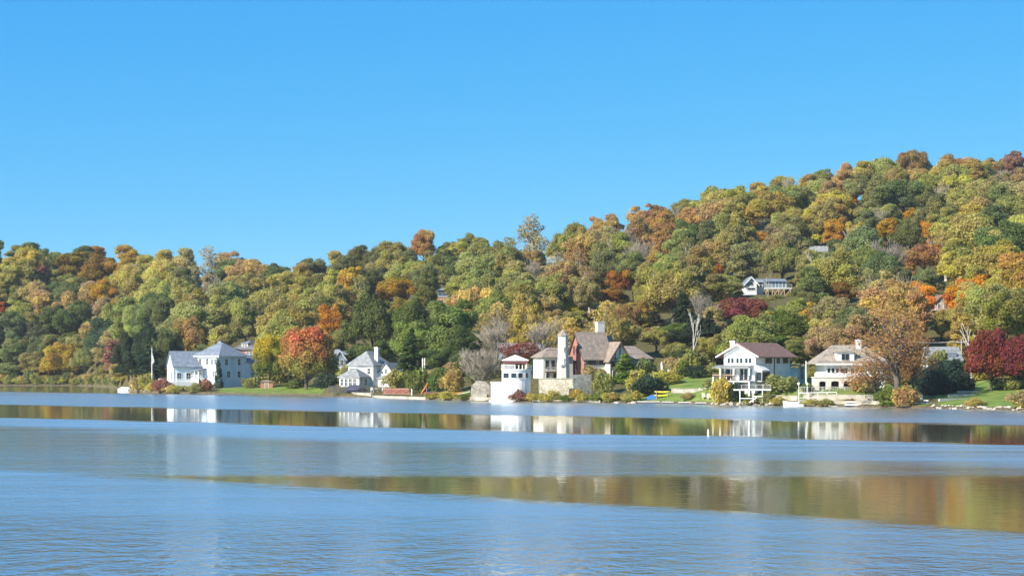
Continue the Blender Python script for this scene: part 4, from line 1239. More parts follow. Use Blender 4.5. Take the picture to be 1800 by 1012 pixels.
SYC = [bare_mesh("branches", 95, 15, .42, BARK_PALE, 3, .36, (3, 3, 3), .34, .05), bare_mesh("branches", 96, 14, .5, BARK_PALE, 3, .34, (3, 3, 2), .30, .06)]

PAL = {
    'g': ((.165, .188, .074), "dark green"), 'o': ((.280, .272, .092), "olive green"), 'y': ((.375, .322, .094), "yellow-olive"),
    'Y': ((.400, .275, .060), "golden yellow"), 'b': ((.390, .302, .135), "tan brown"), 'B': ((.385, .262, .100), "bronze"),
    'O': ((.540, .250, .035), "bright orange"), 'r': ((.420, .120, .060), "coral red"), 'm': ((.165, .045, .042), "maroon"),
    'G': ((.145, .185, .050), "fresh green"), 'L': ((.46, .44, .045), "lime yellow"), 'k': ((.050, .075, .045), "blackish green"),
    'p': ((.300, .130, .100), "dusty pink"), 't': ((.075, .115, .075), "blue green"), 'n': ((.2, .18, .15), "grey"),
}
prng = random.Random(7)
def vary(c, amt=.14):
    k = prng.uniform(1 - amt, 1 + amt)
    return tuple(max(.004, ch * k * prng.uniform(1 - amt * .5, 1 + amt * .5)) for ch in c) + (1,)
def plant_tree(kind, x, Y, z, H, W, col, name, label, cat='tree', group=None, idx=None, rot=None):
    L_ = PROTO[kind]
    cm, tm, h0, w0 = L_[prng.randrange(len(L_)) if idx is None else idx % len(L_)]
    e = empty(name, (x, Y, z - .05), 0, label, cat, group)
    rz = prng.uniform(0, 6.28) if rot is None else rot
    e.rotation_euler = (0, 0, rz)
    asp = prng.uniform(.86, 1.16) if cat == 'tree' else 1
    e.scale = (W / w0 * asp, W / w0 / asp, H / h0)
    if cat == 'tree': e.rotation_euler = (prng.uniform(-.06, .06), prng.uniform(-.06, .06), rz)
    t = link("trunk", tm, e)
    c = link("crown", cm, e)
    c.color = col
    return e
def plant_bare(meshes, x, Y, z, H, h0, name, label, group=None, idx=None, wide=1.0):
    me = meshes[prng.randrange(len(meshes)) if idx is None else idx % len(meshes)]
    e = empty(name, (x, Y, z - .05), 0, label, 'tree', group)
    co = np.empty(len(me.vertices) * 3, np.float32); me.vertices.foreach_get('co', co)
    k = H / co.reshape(-1, 3)[:, 2].max()
    e.scale = (k * wide, k * wide, k)
    e.rotation_euler = (0, 0, prng.uniform(0, 6.28))
    link("branches", me, e)
    return e

HERO_BOX = []     # rows and columns of the photograph that a well seen tree or house needs clear: (px0, px1, py0, py1, Y)
def find_Y(px, ytop, wpx, ratio, dmin=8):
    Y = shore(px) + dmin
    while Y < 980:
        if ground(px, Y) + ratio * wpx * Y / F >= wz(ytop, Y): return Y
        Y += 2
    return Y
def hero(px, ytop, wpx, hpx, kind, ck, name, label, Y=None, idx=None, keepclear=True, group=None, col=None):
    ratio = hpx / wpx
    if Y is None: Y = find_Y(px, ytop, wpx, ratio)
    Y = min(Y, ridge(px)[0] - 4)
    x = wx(px, Y); z = ground(px, Y)
    H = wz(ytop, Y) - z
    W = wpx * Y / F
    if kind in ('dome', 'oval'): W = max(W, H * (.62 if kind == 'dome' else .38))
    if keepclear: HERO_BOX.append((px - wpx * .38, px + wpx * .38, ytop - 3, ytop + min(hpx, pyof(z, Y) - ytop) * .55, Y, pyof(z + .30 * H, Y) if Y - shore(px) > 55 else None))
    c = vary(col or PAL[ck][0], .05)
    return plant_tree(kind, x, Y, z, H, W, c, name, label, 'tree', group, idx)

for (a, b, c, d, Y) in ((1300, 1398, 480, 521, HILL_SITES['deck'][1]), (1644, 1668, 520, 540, HILL_SITES['pink'][1]), (771, 790, 514, 528, HILL_SITES['dark'][1]), (414, 452, 602, 645, 676), (586, 632, 616, 645, 588), (1634, 1690, 606, 640, 436), (880, 962, 606, 640, 516),
                        (1424, 1436, 430, 435, HILL_SITES['white'][1])):
    HERO_BOX.append((a, b, c, d, Y, None))

# --- trees that stand out in the photograph
hero(108, 604, 62, 74, 'maple', 'Y', "maple_tree", "golden yellow tree at the water's edge, left end of the lake", Y=shore(108) + 7)
hero(203, 599, 34, 78, 'column', 'p', "sweetgum_tree", "narrow dusty pink tree at the water's edge left of the white boat", Y=shore(200) + 12)
hero(186, 488, 54, 62, 'dome', 'Y', "hickory_tree", "bright golden crown high on the left wooded hill", col=(0.454, 0.270, 0.033))
hero(128, 443, 62, 70, 'oval', 'Y', "hickory_tree", "golden olive crown on the ridge at the far left", col=(0.292, 0.194, 0.036))
hero(175, 446, 54, 70, 'oval', 'Y', "hickory_tree", "tan gold crown on the left ridge beside the golden olive one", col=(0.292, 0.178, 0.044))
hero(70, 460, 34, 60, 'oval', 'm', "oak_tree", "reddish crown on the ridge near the left edge", col=(.38, .16, .11))
hero(3, 523, 30, 45, 'oval', 'O', "maple_tree", "orange red tree cut by the left edge of the photo", col=(0.497, 0.130, 0.052))
hero(334, 560, 66, 80, 'maple', 'B', "beech_tree", "bronze rounded tree rising behind the pale blue house")
hero(372, 434, 60, 90, 'sparse', 'b', "poplar_tree", "tall see-through crown breaking the skyline above the pale blue house")
hero(110, 545, 60, 70, 'dome', 'G', "oak_tree", "fresh green crown above the golden tree on the left shore")
M1 = hero(538, 577, 108, 112, 'maple', 'r', "maple_tree", "large red and orange maple on the lawn by the lake", Y=shore(540) + 14, idx=0)
M2 = hero(474, 592, 60, 88, 'maple', 'y', "maple_tree", "yellow and green maple beside the brick house and red maple", Y=shore(477) + 24, idx=1)
def own_leaves(e, mat):
    for c in e.children:
        if c.name.startswith("crown"): c.material_slots[0].link = 'OBJECT'; c.material_slots[0].material = mat
own_leaves(M1, leaf_mat("turning_maple_leaves", (.25, .215, .06), (.52, .185, .07), 3.4, 10.0))
own_leaves(M2, leaf_mat("yellow_green_maple_leaves", (.13, .165, .045), (.50, .36, .03), 4.0, 10.5))
hero(582, 535, 56, 75, 'sparsedome', 'O', "maple_tree", "golden orange tree just above the red lakeside maple", col=(0.540, 0.238, 0.030))
hero(700, 487, 78, 62, 'dome', 'Y', "hickory_tree", "broad yellow crown in the middle of the slope above the grey-roofed house", col=(0.324, 0.216, 0.041))
hero(668, 488, 28, 45, 'oval', 'O', "maple_tree", "small orange red crown left of the broad yellow crown", col=(0.454, 0.140, 0.046))
hero(746, 405, 56, 62, 'dome', 'B', "oak_tree", "bronze orange crown standing above the ridge line", col=(.44, .27, .11))
hero(940, 379, 64, 105, 'sparse', 'Y', "poplar_tree", "tall golden tree breaking the ridge line above the tower", col=(.36, .26, .06))
hero(655, 520, 96, 120, 'dome', 'o', "oak_tree", "big olive tree behind the white grey-roofed house", Y=595, col=(0.128, 0.152, 0.050))
hero(790, 527, 86, 150, 'oval', 'G', "linden_tree", "big fresh green tree behind the grassy mound", Y=520, col=(.185, .225, .062))
hero(722, 575, 62, 110, 'conifer', 'G', "spruce_tree", "pointed green spruce right of the white grey-roofed house", Y=522, col=(0.080, 0.131, 0.046))
hero(815, 572, 60, 110, 'oval', 'g', "linden_tree", "shady green tree behind the bare grey tree", Y=514, col=(.12, .155, .05))
hero(1012, 516, 46, 52, 'dome', 'L', "ginkgo_tree", "lime yellow tree on the slope above the manor tower")
hero(1090, 474, 52, 62, 'dome', 'O', "maple_tree", "bright orange crown on the slope above the manor chimney", col=(0.432, 0.178, 0.041))
hero(1075, 506, 58, 42, 'dome', 'O', "maple_tree", "lower amber crown below the bright orange one above the manor", col=(0.389, 0.167, 0.038))
hero(912, 601, 66, 44, 'sparsedome', 'r', "japanese_maple_tree", "rust red spreading tree behind the white tower canopy", Y=487, col=(0.250, 0.069, 0.049))
hero(1308, 524, 86, 52, 'maple', 'm', "plum_tree", "dusky red tree below the deck house on the hill", col=(.26, .078, .068))
hero(1385, 548, 98, 100, 'dome', 'G', "oak_tree", "broad green and yellow tree behind the brown-roofed house", Y=480, col=(0.123, 0.167, 0.043))
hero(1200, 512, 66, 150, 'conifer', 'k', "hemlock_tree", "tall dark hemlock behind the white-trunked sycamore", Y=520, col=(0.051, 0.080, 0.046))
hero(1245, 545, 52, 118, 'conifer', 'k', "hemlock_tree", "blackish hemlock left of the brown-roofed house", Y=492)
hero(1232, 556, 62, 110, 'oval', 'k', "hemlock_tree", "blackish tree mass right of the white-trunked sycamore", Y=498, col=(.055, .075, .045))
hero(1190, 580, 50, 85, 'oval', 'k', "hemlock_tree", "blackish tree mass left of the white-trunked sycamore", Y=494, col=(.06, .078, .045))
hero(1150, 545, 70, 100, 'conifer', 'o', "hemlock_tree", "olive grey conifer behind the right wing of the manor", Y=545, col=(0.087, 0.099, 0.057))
hero(1465, 384, 36, 66, 'oval', 'O', "hickory_tree", "leftmost of three orange columns high on the right hill", col=(.50, .26, .04))
hero(1556, 383, 44, 58, 'oval', 'O', "hickory_tree", "amber rounded column, middle one of three on the right hill", col=(.48, .29, .04))
hero(1628, 390, 38, 74, 'oval', 'O', "hickory_tree", "tallest orange column, rightmost of three on the right hill", col=(.55, .27, .03))
hero(1497, 342, 24, 34, 'oval', 'O', "hickory_tree", "small orange crown high under the right ridge", col=(.52, .28, .03))
hero(1601, 366, 26, 36, 'oval', 'O', "hickory_tree", "small amber crown above the tallest orange column", col=(.5, .29, .04))
hero(1336, 408, 30, 26, 'dome', 'O', "hickory_tree", "small golden crown on the slope above the deck house", col=(0.518, 0.270, 0.030))
hero(1262, 464, 26, 30, 'dome', 'O', "hickory_tree", "small orange crown left of the deck house", col=(0.497, 0.216, 0.046))
hero(1605, 266, 54, 50, 'dome', 'B', "oak_tree", "rusty orange crown, highest on the right ridge", col=(.36, .22, .09))
hero(1778, 268, 50, 46, 'oval', 'm', "oak_tree", "reddish grey crown on the ridge at the right edge", col=(.32, .17, .12))
hero(1480, 494, 74, 52, 'dome', 'B', "maple_tree", "amber topped tree right of the deck house", col=(0.270, 0.151, 0.041))
hero(1625, 430, 80, 70, 'dome', 'B', "oak_tree", "salmon orange crown below the tallest orange column", col=(.42, .24, .11))
hero(1765, 516, 86, 86, 'dome', 'y', "oak_tree", "yellow green tree above the maroon maples", Y=438, col=(.25, .245, .055))
hero(1742, 580, 86, 100, 'maple', 'm', "japanese_maple_tree", "maroon maple left of a pair on the right lawn", Y=shore(1742) + 34, col=(.20, .052, .046), idx=0)
hero(1800, 590, 80, 92, 'maple', 'm', "japanese_maple_tree", "maroon maple at the right edge of the photo", Y=shore(1800) + 40, col=(.18, .045, .045), idx=1)
hero(1095, 622, 42, 74, 'cone', 'G', "cypress_tree", "bright green cone tree in front of the manor gable", Y=455, col=(0.163, 0.250, 0.051))
hero(385, 630, 17, 52, 'cone', 't', "arborvitae_tree", "blue green arborvitae at the corner of the pale blue house", Y=601.5, col=(0.094, 0.150, 0.120))
hero(1578, 535, 150, 180, 'cypress', 'B', "bald_cypress_tree", "large rust orange feathery tree leaning over the right shore", Y=shore(1578) + 3, col=(.43, .235, .095))
hero(1538, 628, 130, 90, 'cypresslow', 'B', "bald_cypress_tree", "low rust orange tree in front of the arcaded house", Y=shore(1545) + 5, col=(.40, .22, .10))
hero(1605, 600, 90, 115, 'cypresslow', 'B', "bald_cypress_tree", "rust orange tree right of the large feathery one, over the white chairs", Y=shore(1605) + 9, col=(.40, .20, .08))
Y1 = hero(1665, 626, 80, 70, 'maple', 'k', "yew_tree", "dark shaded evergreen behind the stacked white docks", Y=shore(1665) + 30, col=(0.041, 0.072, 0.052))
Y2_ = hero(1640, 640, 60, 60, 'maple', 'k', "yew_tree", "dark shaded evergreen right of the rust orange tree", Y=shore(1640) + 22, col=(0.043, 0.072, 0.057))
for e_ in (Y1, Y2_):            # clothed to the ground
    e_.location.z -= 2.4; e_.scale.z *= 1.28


for (px, yt, w, h, ck, Yd, lab) in ((168, 588, 52, 85, 'g', 18, "dark green tree between the golden and pink shore trees"), (150, 615, 40, 55, 'o', 8, "olive tree right of the golden tree on the left shore"),
        (226, 585, 54, 95, 'k', 26, "tree coloured blackish green for its shade, right of the narrow pink tree"), (256, 572, 60, 105, 'k', 52, "tree coloured blackish green for its shade, behind the flagpole"), (288, 580, 50, 90, 'g', 55, "dark tree behind the wing of the pale blue house"),  # the two blackish trees carry the shade of this mass in their leaf colour
        (185, 640, 40, 35, 'o', 6, "low olive tree left of the narrow pink tree"), (30, 590, 56, 80, 'o', 14, "olive tree at the water's edge near the left edge"), (66, 600, 50, 75, 'g', 12, "dark green tree left of the golden shore tree")):
    hero(px, yt, w, h, 'dome', ck, "oak_tree", lab, Y=shore(px) + Yd, keepclear=False)
def hero_bare(px, ytop, H_or_Y, meshes, name, label, idx, wide=1.0, Y=None):
    if Y is None:
        Y = shore(px) + 8
        while Y < 960 and ground(px, Y) + H_or_Y < wz(ytop, Y): Y += 2
    z = ground(px, Y)
    H = wz(ytop, Y) - z
    return plant_bare(meshes, wx(px, Y), Y, z, H, 13, name, label, None, idx, wide)
SHRUBBY = [bare_mesh("branches", 97, 9, .8, TWIG, 4, .12, (5, 5, 5, 4), .26, .022, 5)]
hero_bare(847, 607, 0, SHRUBBY, "crabapple_tree", "bare grey many-stemmed tree left of the white tower", 0, .85, Y=457)
hero_bare(1219, 542, 0, SYC, "sycamore_tree", "white-trunked bare sycamore before the dark hemlocks", 0, .8, Y=478)
hero_bare(1588, 476, 0, BARE, "oak_tree", "bare grey tree standing above the rust orange tree", 0, .8, Y=470)
hero_bare(1708, 565, 0, SYC, "sycamore_tree", "pale dead tree with twisted limbs beside the maroon maples", 1, .8, Y=shore(1708) + 44)
hero_bare(1437, 440, 13, SYC, "sycamore_tree", "pale bare tree up the slope right of the deck house", 0)
hero_bare(1350, 478, 0, SYC, "sycamore_tree", "pale bare trunk standing in front of the deck house", 1, .6, Y=HILL_SITES['deck'][1] - 14)
hero_bare(1555, 420, 13, SYC, "sycamore_tree", "pale bare tree below the amber rounded column", 1)
hero_bare(1508, 395, 13, BARE, "oak_tree", "bare grey tree between two orange columns", 1)
hero_bare(1655, 395, 14, BARE, "oak_tree", "bare grey tree right of the tallest orange column", 2)
hero_bare(1530, 360, 14, BARE, "oak_tree", "grey bare crown above the amber rounded column", 2)
for i, (px, yt) in enumerate(((895, 540), (925, 543), (950, 552), (872, 556))):
    hero_bare(px, yt, 13, BARE, "ash_tree", ("second from left", "third from left", "rightmost", "leftmost")[i] + " of four leafless trees in the grey thicket behind the tower", i, 1.15)['group'] = "leafless trees behind the tower"

# --- the wood itself: every tree a thing; colours follow the patches seen in the photograph
GRID = {0: "..................bboBob", 1: ".................byboyyb"[:24], 2: "...............obyoyogyo"[:24],
        3: "............YobBgobyggyg", 4: "ogYbogobogooYboBoooogBoy", 5: "yoYybbgygogobbgyoogobOyY",
        6: "bgbygoyooYoboyBybooYbByy", 7: "oGogoooooGGboyyoGoGgbooy", 8: "gobkgkooGoGbboookGGgbboo", 9: "gYbkkkoogogooooogggggggg"}
def colour_at(px, py):
    r = int(min(9, max(0, (py - 260) // 40))); c = int(min(23, max(0, px // 75)))
    if prng.random() < .22: c = min(23, max(0, c + prng.choice((-1, 1))))
    ch = GRID[r][c] if c < len(GRID[r]) else 'o'
    k = r
    while ch == '.' and k < 9:
        k += 1; ch = GRID[k][c]
    return ch if ch != '.' else 'o'
def zone(px, py, Yfrac):
    if px < 240: a = "on the left wooded point"
    elif px < 480: a = "behind the pale blue house"
    elif px < 720: a = "up the slope behind the maple"
    elif px < 980: a = "up the slope behind the white tower"
    elif px < 1200: a = "up the slope behind the manor"
    elif px < 1440: a = "around the deck house"
    else: a = "on the right hill"
    if Yfrac > .80: return {"up the slope behind": "on the ridge behind"}.get(a[:19], a[:19]) + a[19:] + (" near the ridge" if not a.startswith("up") else "")
    if px > 980 and Yfrac > .42: return a + ", upper half"
    return a
n_trees = 0
cands = []
Yk = 440.0
row = 0
while Yk < 1000:
    step_x = 7.5
    x = wx(-190, Yk) + (row % 2) * step_x * .5
    while x < wx(1990, Yk):
        cands.append((x + prng.uniform(-3, 3), Yk + prng.uniform(-4, 4), None)); x += step_x
    Yk += 8.5
    row += 1
for h in HERO_BOX: cands.append((0, h[4], h))
cands.sort(key=lambda c: c[1])
TREES = []
COLS = np.arange(-210, 2010, 5.0)
cover = np.full(len(COLS), 700.0)      # highest row already filled by nearer crowns, column by column
for (x, Y, hb) in cands:
    if hb is not None:
        m = (COLS > hb[0]) & (COLS < hb[1])
        if hb[5] is not None and m.any() and np.median(cover[m]) > hb[5] + 2:      # close the view under a crown that stands clear
            pxc = (hb[0] + hb[1]) / 2; Y2 = Y - 5; z2 = ground(pxc, Y2); H2 = wz(hb[5] - 9, Y2) - z2
            if H2 > 3:
                TREES.append((wx(pxc, Y2), Y2, z2, H2, max(H2 * .8, (hb[1] - hb[0]) * 1.35 * Y2 / F), 'dome', colour_at(pxc, hb[5]), pxc, hb[5] - 9, (Y2 - shore(pxc)) / (ridge(pxc)[0] - shore(pxc))))
        t = (COLS[m] - (hb[0] + hb[1]) / 2) / ((hb[1] - hb[0]) / 2)
        cover[m] = np.minimum(cover[m], hb[2] + 8 + 14 * t * t); continue
    px = pxof(x, Y); s = shore(px); Yr, zr = ridge(px); d = Y - s
    if Y > Yr + 24: continue
    dmin = 5 if px < 215 else (float(np.interp(px, [215, 260, 420, 560, 700, 850, 950, 1150, 1260, 1400, 1560, 1640, 1800, 1900], [10, 40, 60, 55, 48, 60, 62, 56, 52, 52, 55, 58, 62, 62])))
    if d < dmin: continue
    if any(math.hypot(x - a, Y - b) < r + 2.5 for (a, b, r, h) in PADS): continue
    z = ground(px, Y)
    frac = (Y - s) / (Yr - s)
    ch = colour_at(px, pyof(z + 11, Y))
    kind = prng.choices(('dome', 'oval', 'tall'), (.50, .29, .21) if px > 480 else (.36, .38, .26))[0]
    if ch == 'k': kind = prng.choice(('conifer', 'dome'))
    rr = prng.random()
    if rr < .07 and ch in 'bBoy': kind = 'sparse'
    elif rr > (.955 if px > 1200 else .975) and ch not in 'YOk': kind = 'bare'; ch = 'n'
    H = prng.uniform(10.5, 15.5) * float(np.interp(px, [0, 420, 700, 1900], [1.28, 1.22, 1.08, 1.0])); W = H * prng.uniform(.75, 1.0) if kind == 'dome' else H * prng.uniform(.52, .68)
    if frac > .93: H *= .85
    if px < 215 and d < 14: H *= .75
    ok = False
    for k in (1, .8, .62, .46, .34, .24):
        Hk, Wk = H * k, W * (k ** .8)
        ptop, pw = pyof(z + Hk, Y), Wk * F / Y
        pb = pyof(z + Hk * .25, Y)
        bad = False
        for (a, b, c, e, Yh, _) in HERO_BOX:
            if Y < Yh - 1 and px + pw * .40 > a and px - pw * .40 < b and ptop < e and pb > c: bad = True; break
            if abs(Y - Yh) < 4 and abs(px - (a + b) / 2) < (b - a) * .4: bad = True; break
        if not bad: ok = True; break
    if not ok: continue
    H, W = Hk, Wk * 1.06
    m = np.abs(COLS - px) < pw * .46
    if m.sum() == 0: continue
    t = (COLS[m] - px) / (pw * .46)
    shape = ptop + (pb - ptop) * .55 * t * t
    gain = np.maximum(0, cover[m] - shape)
    need = (prng.uniform(8, 15) if frac < .86 else prng.uniform(5, 9)) * (1 if k > .7 else .6) * (.7 if d < 110 else 1)
    if np.median(gain) < need: continue
    cover[m] = np.minimum(cover[m], shape)
    TREES.append((x, Y, z, H, W, kind, ch, px, ptop, frac))
NAMES = {'dome': 'oak_tree', 'oval': 'hickory_tree', 'tall': 'poplar_tree', 'conifer': 'hemlock_tree', 'sparse': 'poplar_tree'}
FORM = {'dome': "broad-crowned tree", 'oval': "oval-crowned tree", 'tall': "tall loose tree", 'conifer': "pointed evergreen", 'sparse': "thin see-through tree", 'bare': "leafless tree"}
ORD = "leftmost second third fourth fifth sixth seventh eighth ninth tenth eleventh twelfth".split()
groups = {}
for t in TREES:
    lab = f"{PAL[t[6]][1]} {FORM[t[5]]} {zone(t[7], t[8], t[9])}"
    groups.setdefault(lab, []).append(t)
for lab, ts in groups.items():
    ts.sort(key=lambda t: t[7])
    for i, (x, Y, z, H, W, kind, ch, px, ptop, frac) in enumerate(ts):
        if len(ts) == 1: l = lab
        elif i == 0: l = "leftmost " + lab
        elif i == len(ts) - 1: l = "rightmost " + lab
        elif i < len(ORD): l = ORD[i] + " from left, " + lab
        else: l = lab
        if kind == 'bare': plant_bare(BARE, x, Y, z, H, 13, 'ash_tree', l, "trees of the wood: " + lab)
        else: plant_tree(kind, x, Y, z, H, W, vary(tuple(c * 1.09 for c in PAL[ch][0]), .2), NAMES[kind], l, 'tree', "trees of the wood: " + lab)
        n_trees += 1
print("forest trees:", n_trees)
def ordinal_labels(items, group):
    """items: (px, object, label); look-alikes are told apart by their order from the left"""
    ORDW = "leftmost second third fourth fifth sixth seventh eighth ninth tenth eleventh twelfth thirteenth fourteenth fifteenth sixteenth seventeenth eighteenth nineteenth twentieth".split()
    by = {}
    for px, o, lab in items: by.setdefault(lab, []).append((px, o))
    for lab, L_ in by.items():
        L_.sort(key=lambda t: t[0])
        for i, (px, o) in enumerate(L_):
            o['group'] = group
            o['label'] = lab if len(L_) == 1 else "leftmost " + lab if i == 0 else "rightmost " + lab if i == len(L_) - 1 else ORDW[min(i, 19)] + " from left, " + lab
# ------------------------------------------------------------------ shrubs
def shrub(px, ybase, wpx, hpx, ck, label, kind='shrub', Y=None, name="shrub", group=None, col=None):
    if Y is None:
        Y = shore(px) + .8
        while Y < 900 and ground(px, Y) < wz(ybase, Y): Y += .5
    z = ground(px, Y)
    return plant_tree(kind, wx(px, Y), Y, z, max(.5, hpx * Y / F), wpx * Y / F, vary(col or PAL[ck][0], .1), name, label, 'shrub', group)
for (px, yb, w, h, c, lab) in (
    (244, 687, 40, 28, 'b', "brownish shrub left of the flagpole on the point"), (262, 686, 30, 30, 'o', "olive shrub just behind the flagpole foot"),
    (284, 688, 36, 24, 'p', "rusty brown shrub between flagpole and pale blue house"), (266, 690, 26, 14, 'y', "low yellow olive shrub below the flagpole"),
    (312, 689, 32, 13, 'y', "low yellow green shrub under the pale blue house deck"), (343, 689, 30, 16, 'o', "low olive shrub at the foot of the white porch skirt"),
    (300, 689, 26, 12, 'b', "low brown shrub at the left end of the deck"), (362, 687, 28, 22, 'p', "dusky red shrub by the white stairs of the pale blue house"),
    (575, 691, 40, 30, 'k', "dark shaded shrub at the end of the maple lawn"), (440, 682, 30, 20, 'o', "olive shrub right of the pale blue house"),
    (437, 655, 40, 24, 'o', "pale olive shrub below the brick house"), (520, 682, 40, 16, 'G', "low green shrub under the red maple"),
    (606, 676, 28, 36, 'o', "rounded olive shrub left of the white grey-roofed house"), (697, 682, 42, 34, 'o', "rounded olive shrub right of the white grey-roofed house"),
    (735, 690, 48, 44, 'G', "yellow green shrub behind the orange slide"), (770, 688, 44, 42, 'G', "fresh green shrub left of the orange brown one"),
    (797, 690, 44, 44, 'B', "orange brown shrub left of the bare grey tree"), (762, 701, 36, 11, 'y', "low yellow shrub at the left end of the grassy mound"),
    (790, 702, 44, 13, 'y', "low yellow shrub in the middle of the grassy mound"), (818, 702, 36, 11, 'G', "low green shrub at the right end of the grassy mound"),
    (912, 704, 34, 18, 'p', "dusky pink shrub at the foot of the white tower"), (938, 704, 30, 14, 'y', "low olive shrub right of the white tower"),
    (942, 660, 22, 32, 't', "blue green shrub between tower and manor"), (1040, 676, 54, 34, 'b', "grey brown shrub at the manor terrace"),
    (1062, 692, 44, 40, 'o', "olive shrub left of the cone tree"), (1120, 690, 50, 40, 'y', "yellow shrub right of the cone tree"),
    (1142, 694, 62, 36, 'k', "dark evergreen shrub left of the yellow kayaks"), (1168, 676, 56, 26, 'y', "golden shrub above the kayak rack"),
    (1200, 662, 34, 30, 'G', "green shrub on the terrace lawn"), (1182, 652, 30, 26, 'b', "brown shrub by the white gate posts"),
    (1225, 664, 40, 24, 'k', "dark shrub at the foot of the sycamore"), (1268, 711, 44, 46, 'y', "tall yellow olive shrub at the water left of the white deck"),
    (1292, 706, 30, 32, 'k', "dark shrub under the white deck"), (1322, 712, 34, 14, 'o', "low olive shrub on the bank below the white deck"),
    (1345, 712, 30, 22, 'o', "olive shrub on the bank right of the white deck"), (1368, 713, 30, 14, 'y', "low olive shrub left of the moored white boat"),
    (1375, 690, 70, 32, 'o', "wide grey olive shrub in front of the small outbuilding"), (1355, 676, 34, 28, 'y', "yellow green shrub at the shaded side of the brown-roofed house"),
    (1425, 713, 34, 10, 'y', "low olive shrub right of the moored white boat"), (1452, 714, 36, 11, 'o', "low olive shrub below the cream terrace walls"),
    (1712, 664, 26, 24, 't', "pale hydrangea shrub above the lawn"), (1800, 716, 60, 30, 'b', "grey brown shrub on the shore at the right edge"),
    (1715, 714, 40, 16, 'b', "low brown shrub on the rocky shore in front of the lawn"), (1772, 684, 70, 22, 'k', "added dark shrub standing in for the shade beneath the maroon maples"),  # the dark shrub under the maples is added to stand for their shade
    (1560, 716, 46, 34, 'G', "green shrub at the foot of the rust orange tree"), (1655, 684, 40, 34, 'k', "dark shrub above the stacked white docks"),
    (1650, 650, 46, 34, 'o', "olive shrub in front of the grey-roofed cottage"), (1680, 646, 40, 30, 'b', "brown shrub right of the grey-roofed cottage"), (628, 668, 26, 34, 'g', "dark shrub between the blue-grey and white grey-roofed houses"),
    (1590, 717, 50, 36, 'B', "rust orange shrub at the waterline under the large feathery tree"), (1520, 690, 50, 30, 'B', "rust brown shrub at the end of the arcade"), (1250, 684, 40, 20, 'o', "olive shrub under the pergola"), (1210, 702, 34, 12, 'b', "low brown shrub beside the garden chairs"),
    (1420, 690, 30, 16, 'G', "green shrub beside the white path railing"), (1600, 668, 60, 40, 'B', "rust orange shrub right of the arcaded house"),
):
    shrub(px, yb, w, h, c, lab)
for i in range(15):        # flower bed of small shrubs on the cream terrace
    shrub(1440 + i * 7.2, 699, 10, 6, prng.choice('bbpo'), "small brown bedding shrub in the row along the cream terrace", group="bedding shrubs on the cream terrace", Y=shore(1490) + 4.2)
row_items = []
for i in range(17):        # row below the manor wall
    px = 950 + i * 10.5 + prng.uniform(-3, 3)
    ck = prng.choice('yyoYGb')
    row_items.append((px, shrub(px, 705 + prng.uniform(-3, 1), prng.uniform(20, 30), prng.uniform(10, 20), ck, "x"), PAL[ck][1] + " shrub in the planted row below the manor wall"))
ordinal_labels(row_items, "shrubs in the row below the manor wall")
row_items = []
for i in range(30):        # thicket along the wooded shore
    px = -12 + i * 7.6 + prng.uniform(-3, 3)
    ck = prng.choice('ogobbyg')
    row_items.append((px, shrub(px, 0, prng.uniform(18, 28), prng.uniform(12, 26), ck, "x", Y=shore(px) + prng.uniform(1.2, 5)), PAL[ck][1] + " thicket shrub along the left wooded shore"))
ordinal_labels(row_items, "thicket shrubs along the left wooded shore")
row_items = []
for i in range(110):        # understorey at the forest edge behind the houses
    px = 235 + i * 14.4 + prng.uniform(-8, 8)
    Y = shore(px) + prng.uniform(36, 74)
    if any(math.hypot(wx(px, Y) - a, Y - b) < r + 1.5 for (a, b, r, h) in PADS): continue
    ck = prng.choice('ogobbygG')
    w = zone(px, 0, 0).replace("up the slope ", "")
    row_items.append((px, shrub(px, 0, prng.uniform(30, 50), prng.uniform(20, 34), ck, "x", Y=Y), PAL[ck][1] + " undergrowth shrub " + w))
ordinal_labels(row_items, "understorey shrubs behind the houses")

row_items = []
for (px, dY, ck) in ((1300, -8, 'o'), (1316, -16, 'b'), (1334, -18, 'G'), (1352, -17, 'y'), (1370, -18, 'o'), (1386, -15, 'b'), (1398, -8, 'o')):
    Y = HILL_SITES['deck'][1] + dY
    row_items.append((px, shrub(px, 0, prng.uniform(16, 24), prng.uniform(6, 9), ck, "x", Y=Y), PAL[ck][1] + " shrub on the slope below the stilted deck"))
ordinal_labels(row_items, "shrubs below the stilted deck")

# ------------------------------------------------------------------ shore works and small things
def at(px, Y, z=None):
    return (wx(px, Y), Y, ground(px, Y) if z is None else z)
def hull_mesh(L_, B, D, n=12, flat=.35, sheer=.25, deck=True):
    """open-boat hull along x, keel at z=0"""
    mb = MB(); rows = []
    for i in range(n + 1):
        t = i / n; x = -L_ / 2 + L_ * t
        w = B / 2 * (math.sin(math.pi * min(1, .12 + t * .88)) ** .55 if t < .999 else .02) if t > .5 else B / 2 * (.82 + .18 * math.sin(math.pi * t))
        zs = D * (1 + sheer * (2 * t - 1) ** 2 * (1 if t > .5 else .3)); k = D * .55 * max(0, (t - .75) / .25) ** 2
        rows.append([(x, -w, zs), (x, -w * .8, zs * .45 + k * .5), (x, -w * flat, k), (x, w * flat, k), (x, w * .8, zs * .45 + k * .5), (x, w, zs)])
    vs_ = [p for r in rows for p in r]; fs = []
    for i in range(n):
        for j in range(5):
            a = i * 6 + j; fs.append((a, a + 6, a + 7, a + 1))
        if deck: fs.append((i * 6, i * 6 + 5, i * 6 + 11, i * 6 + 6))
    fs.append((0, 1, 2, 3, 4, 5))
    return mb.add(vs_, fs)
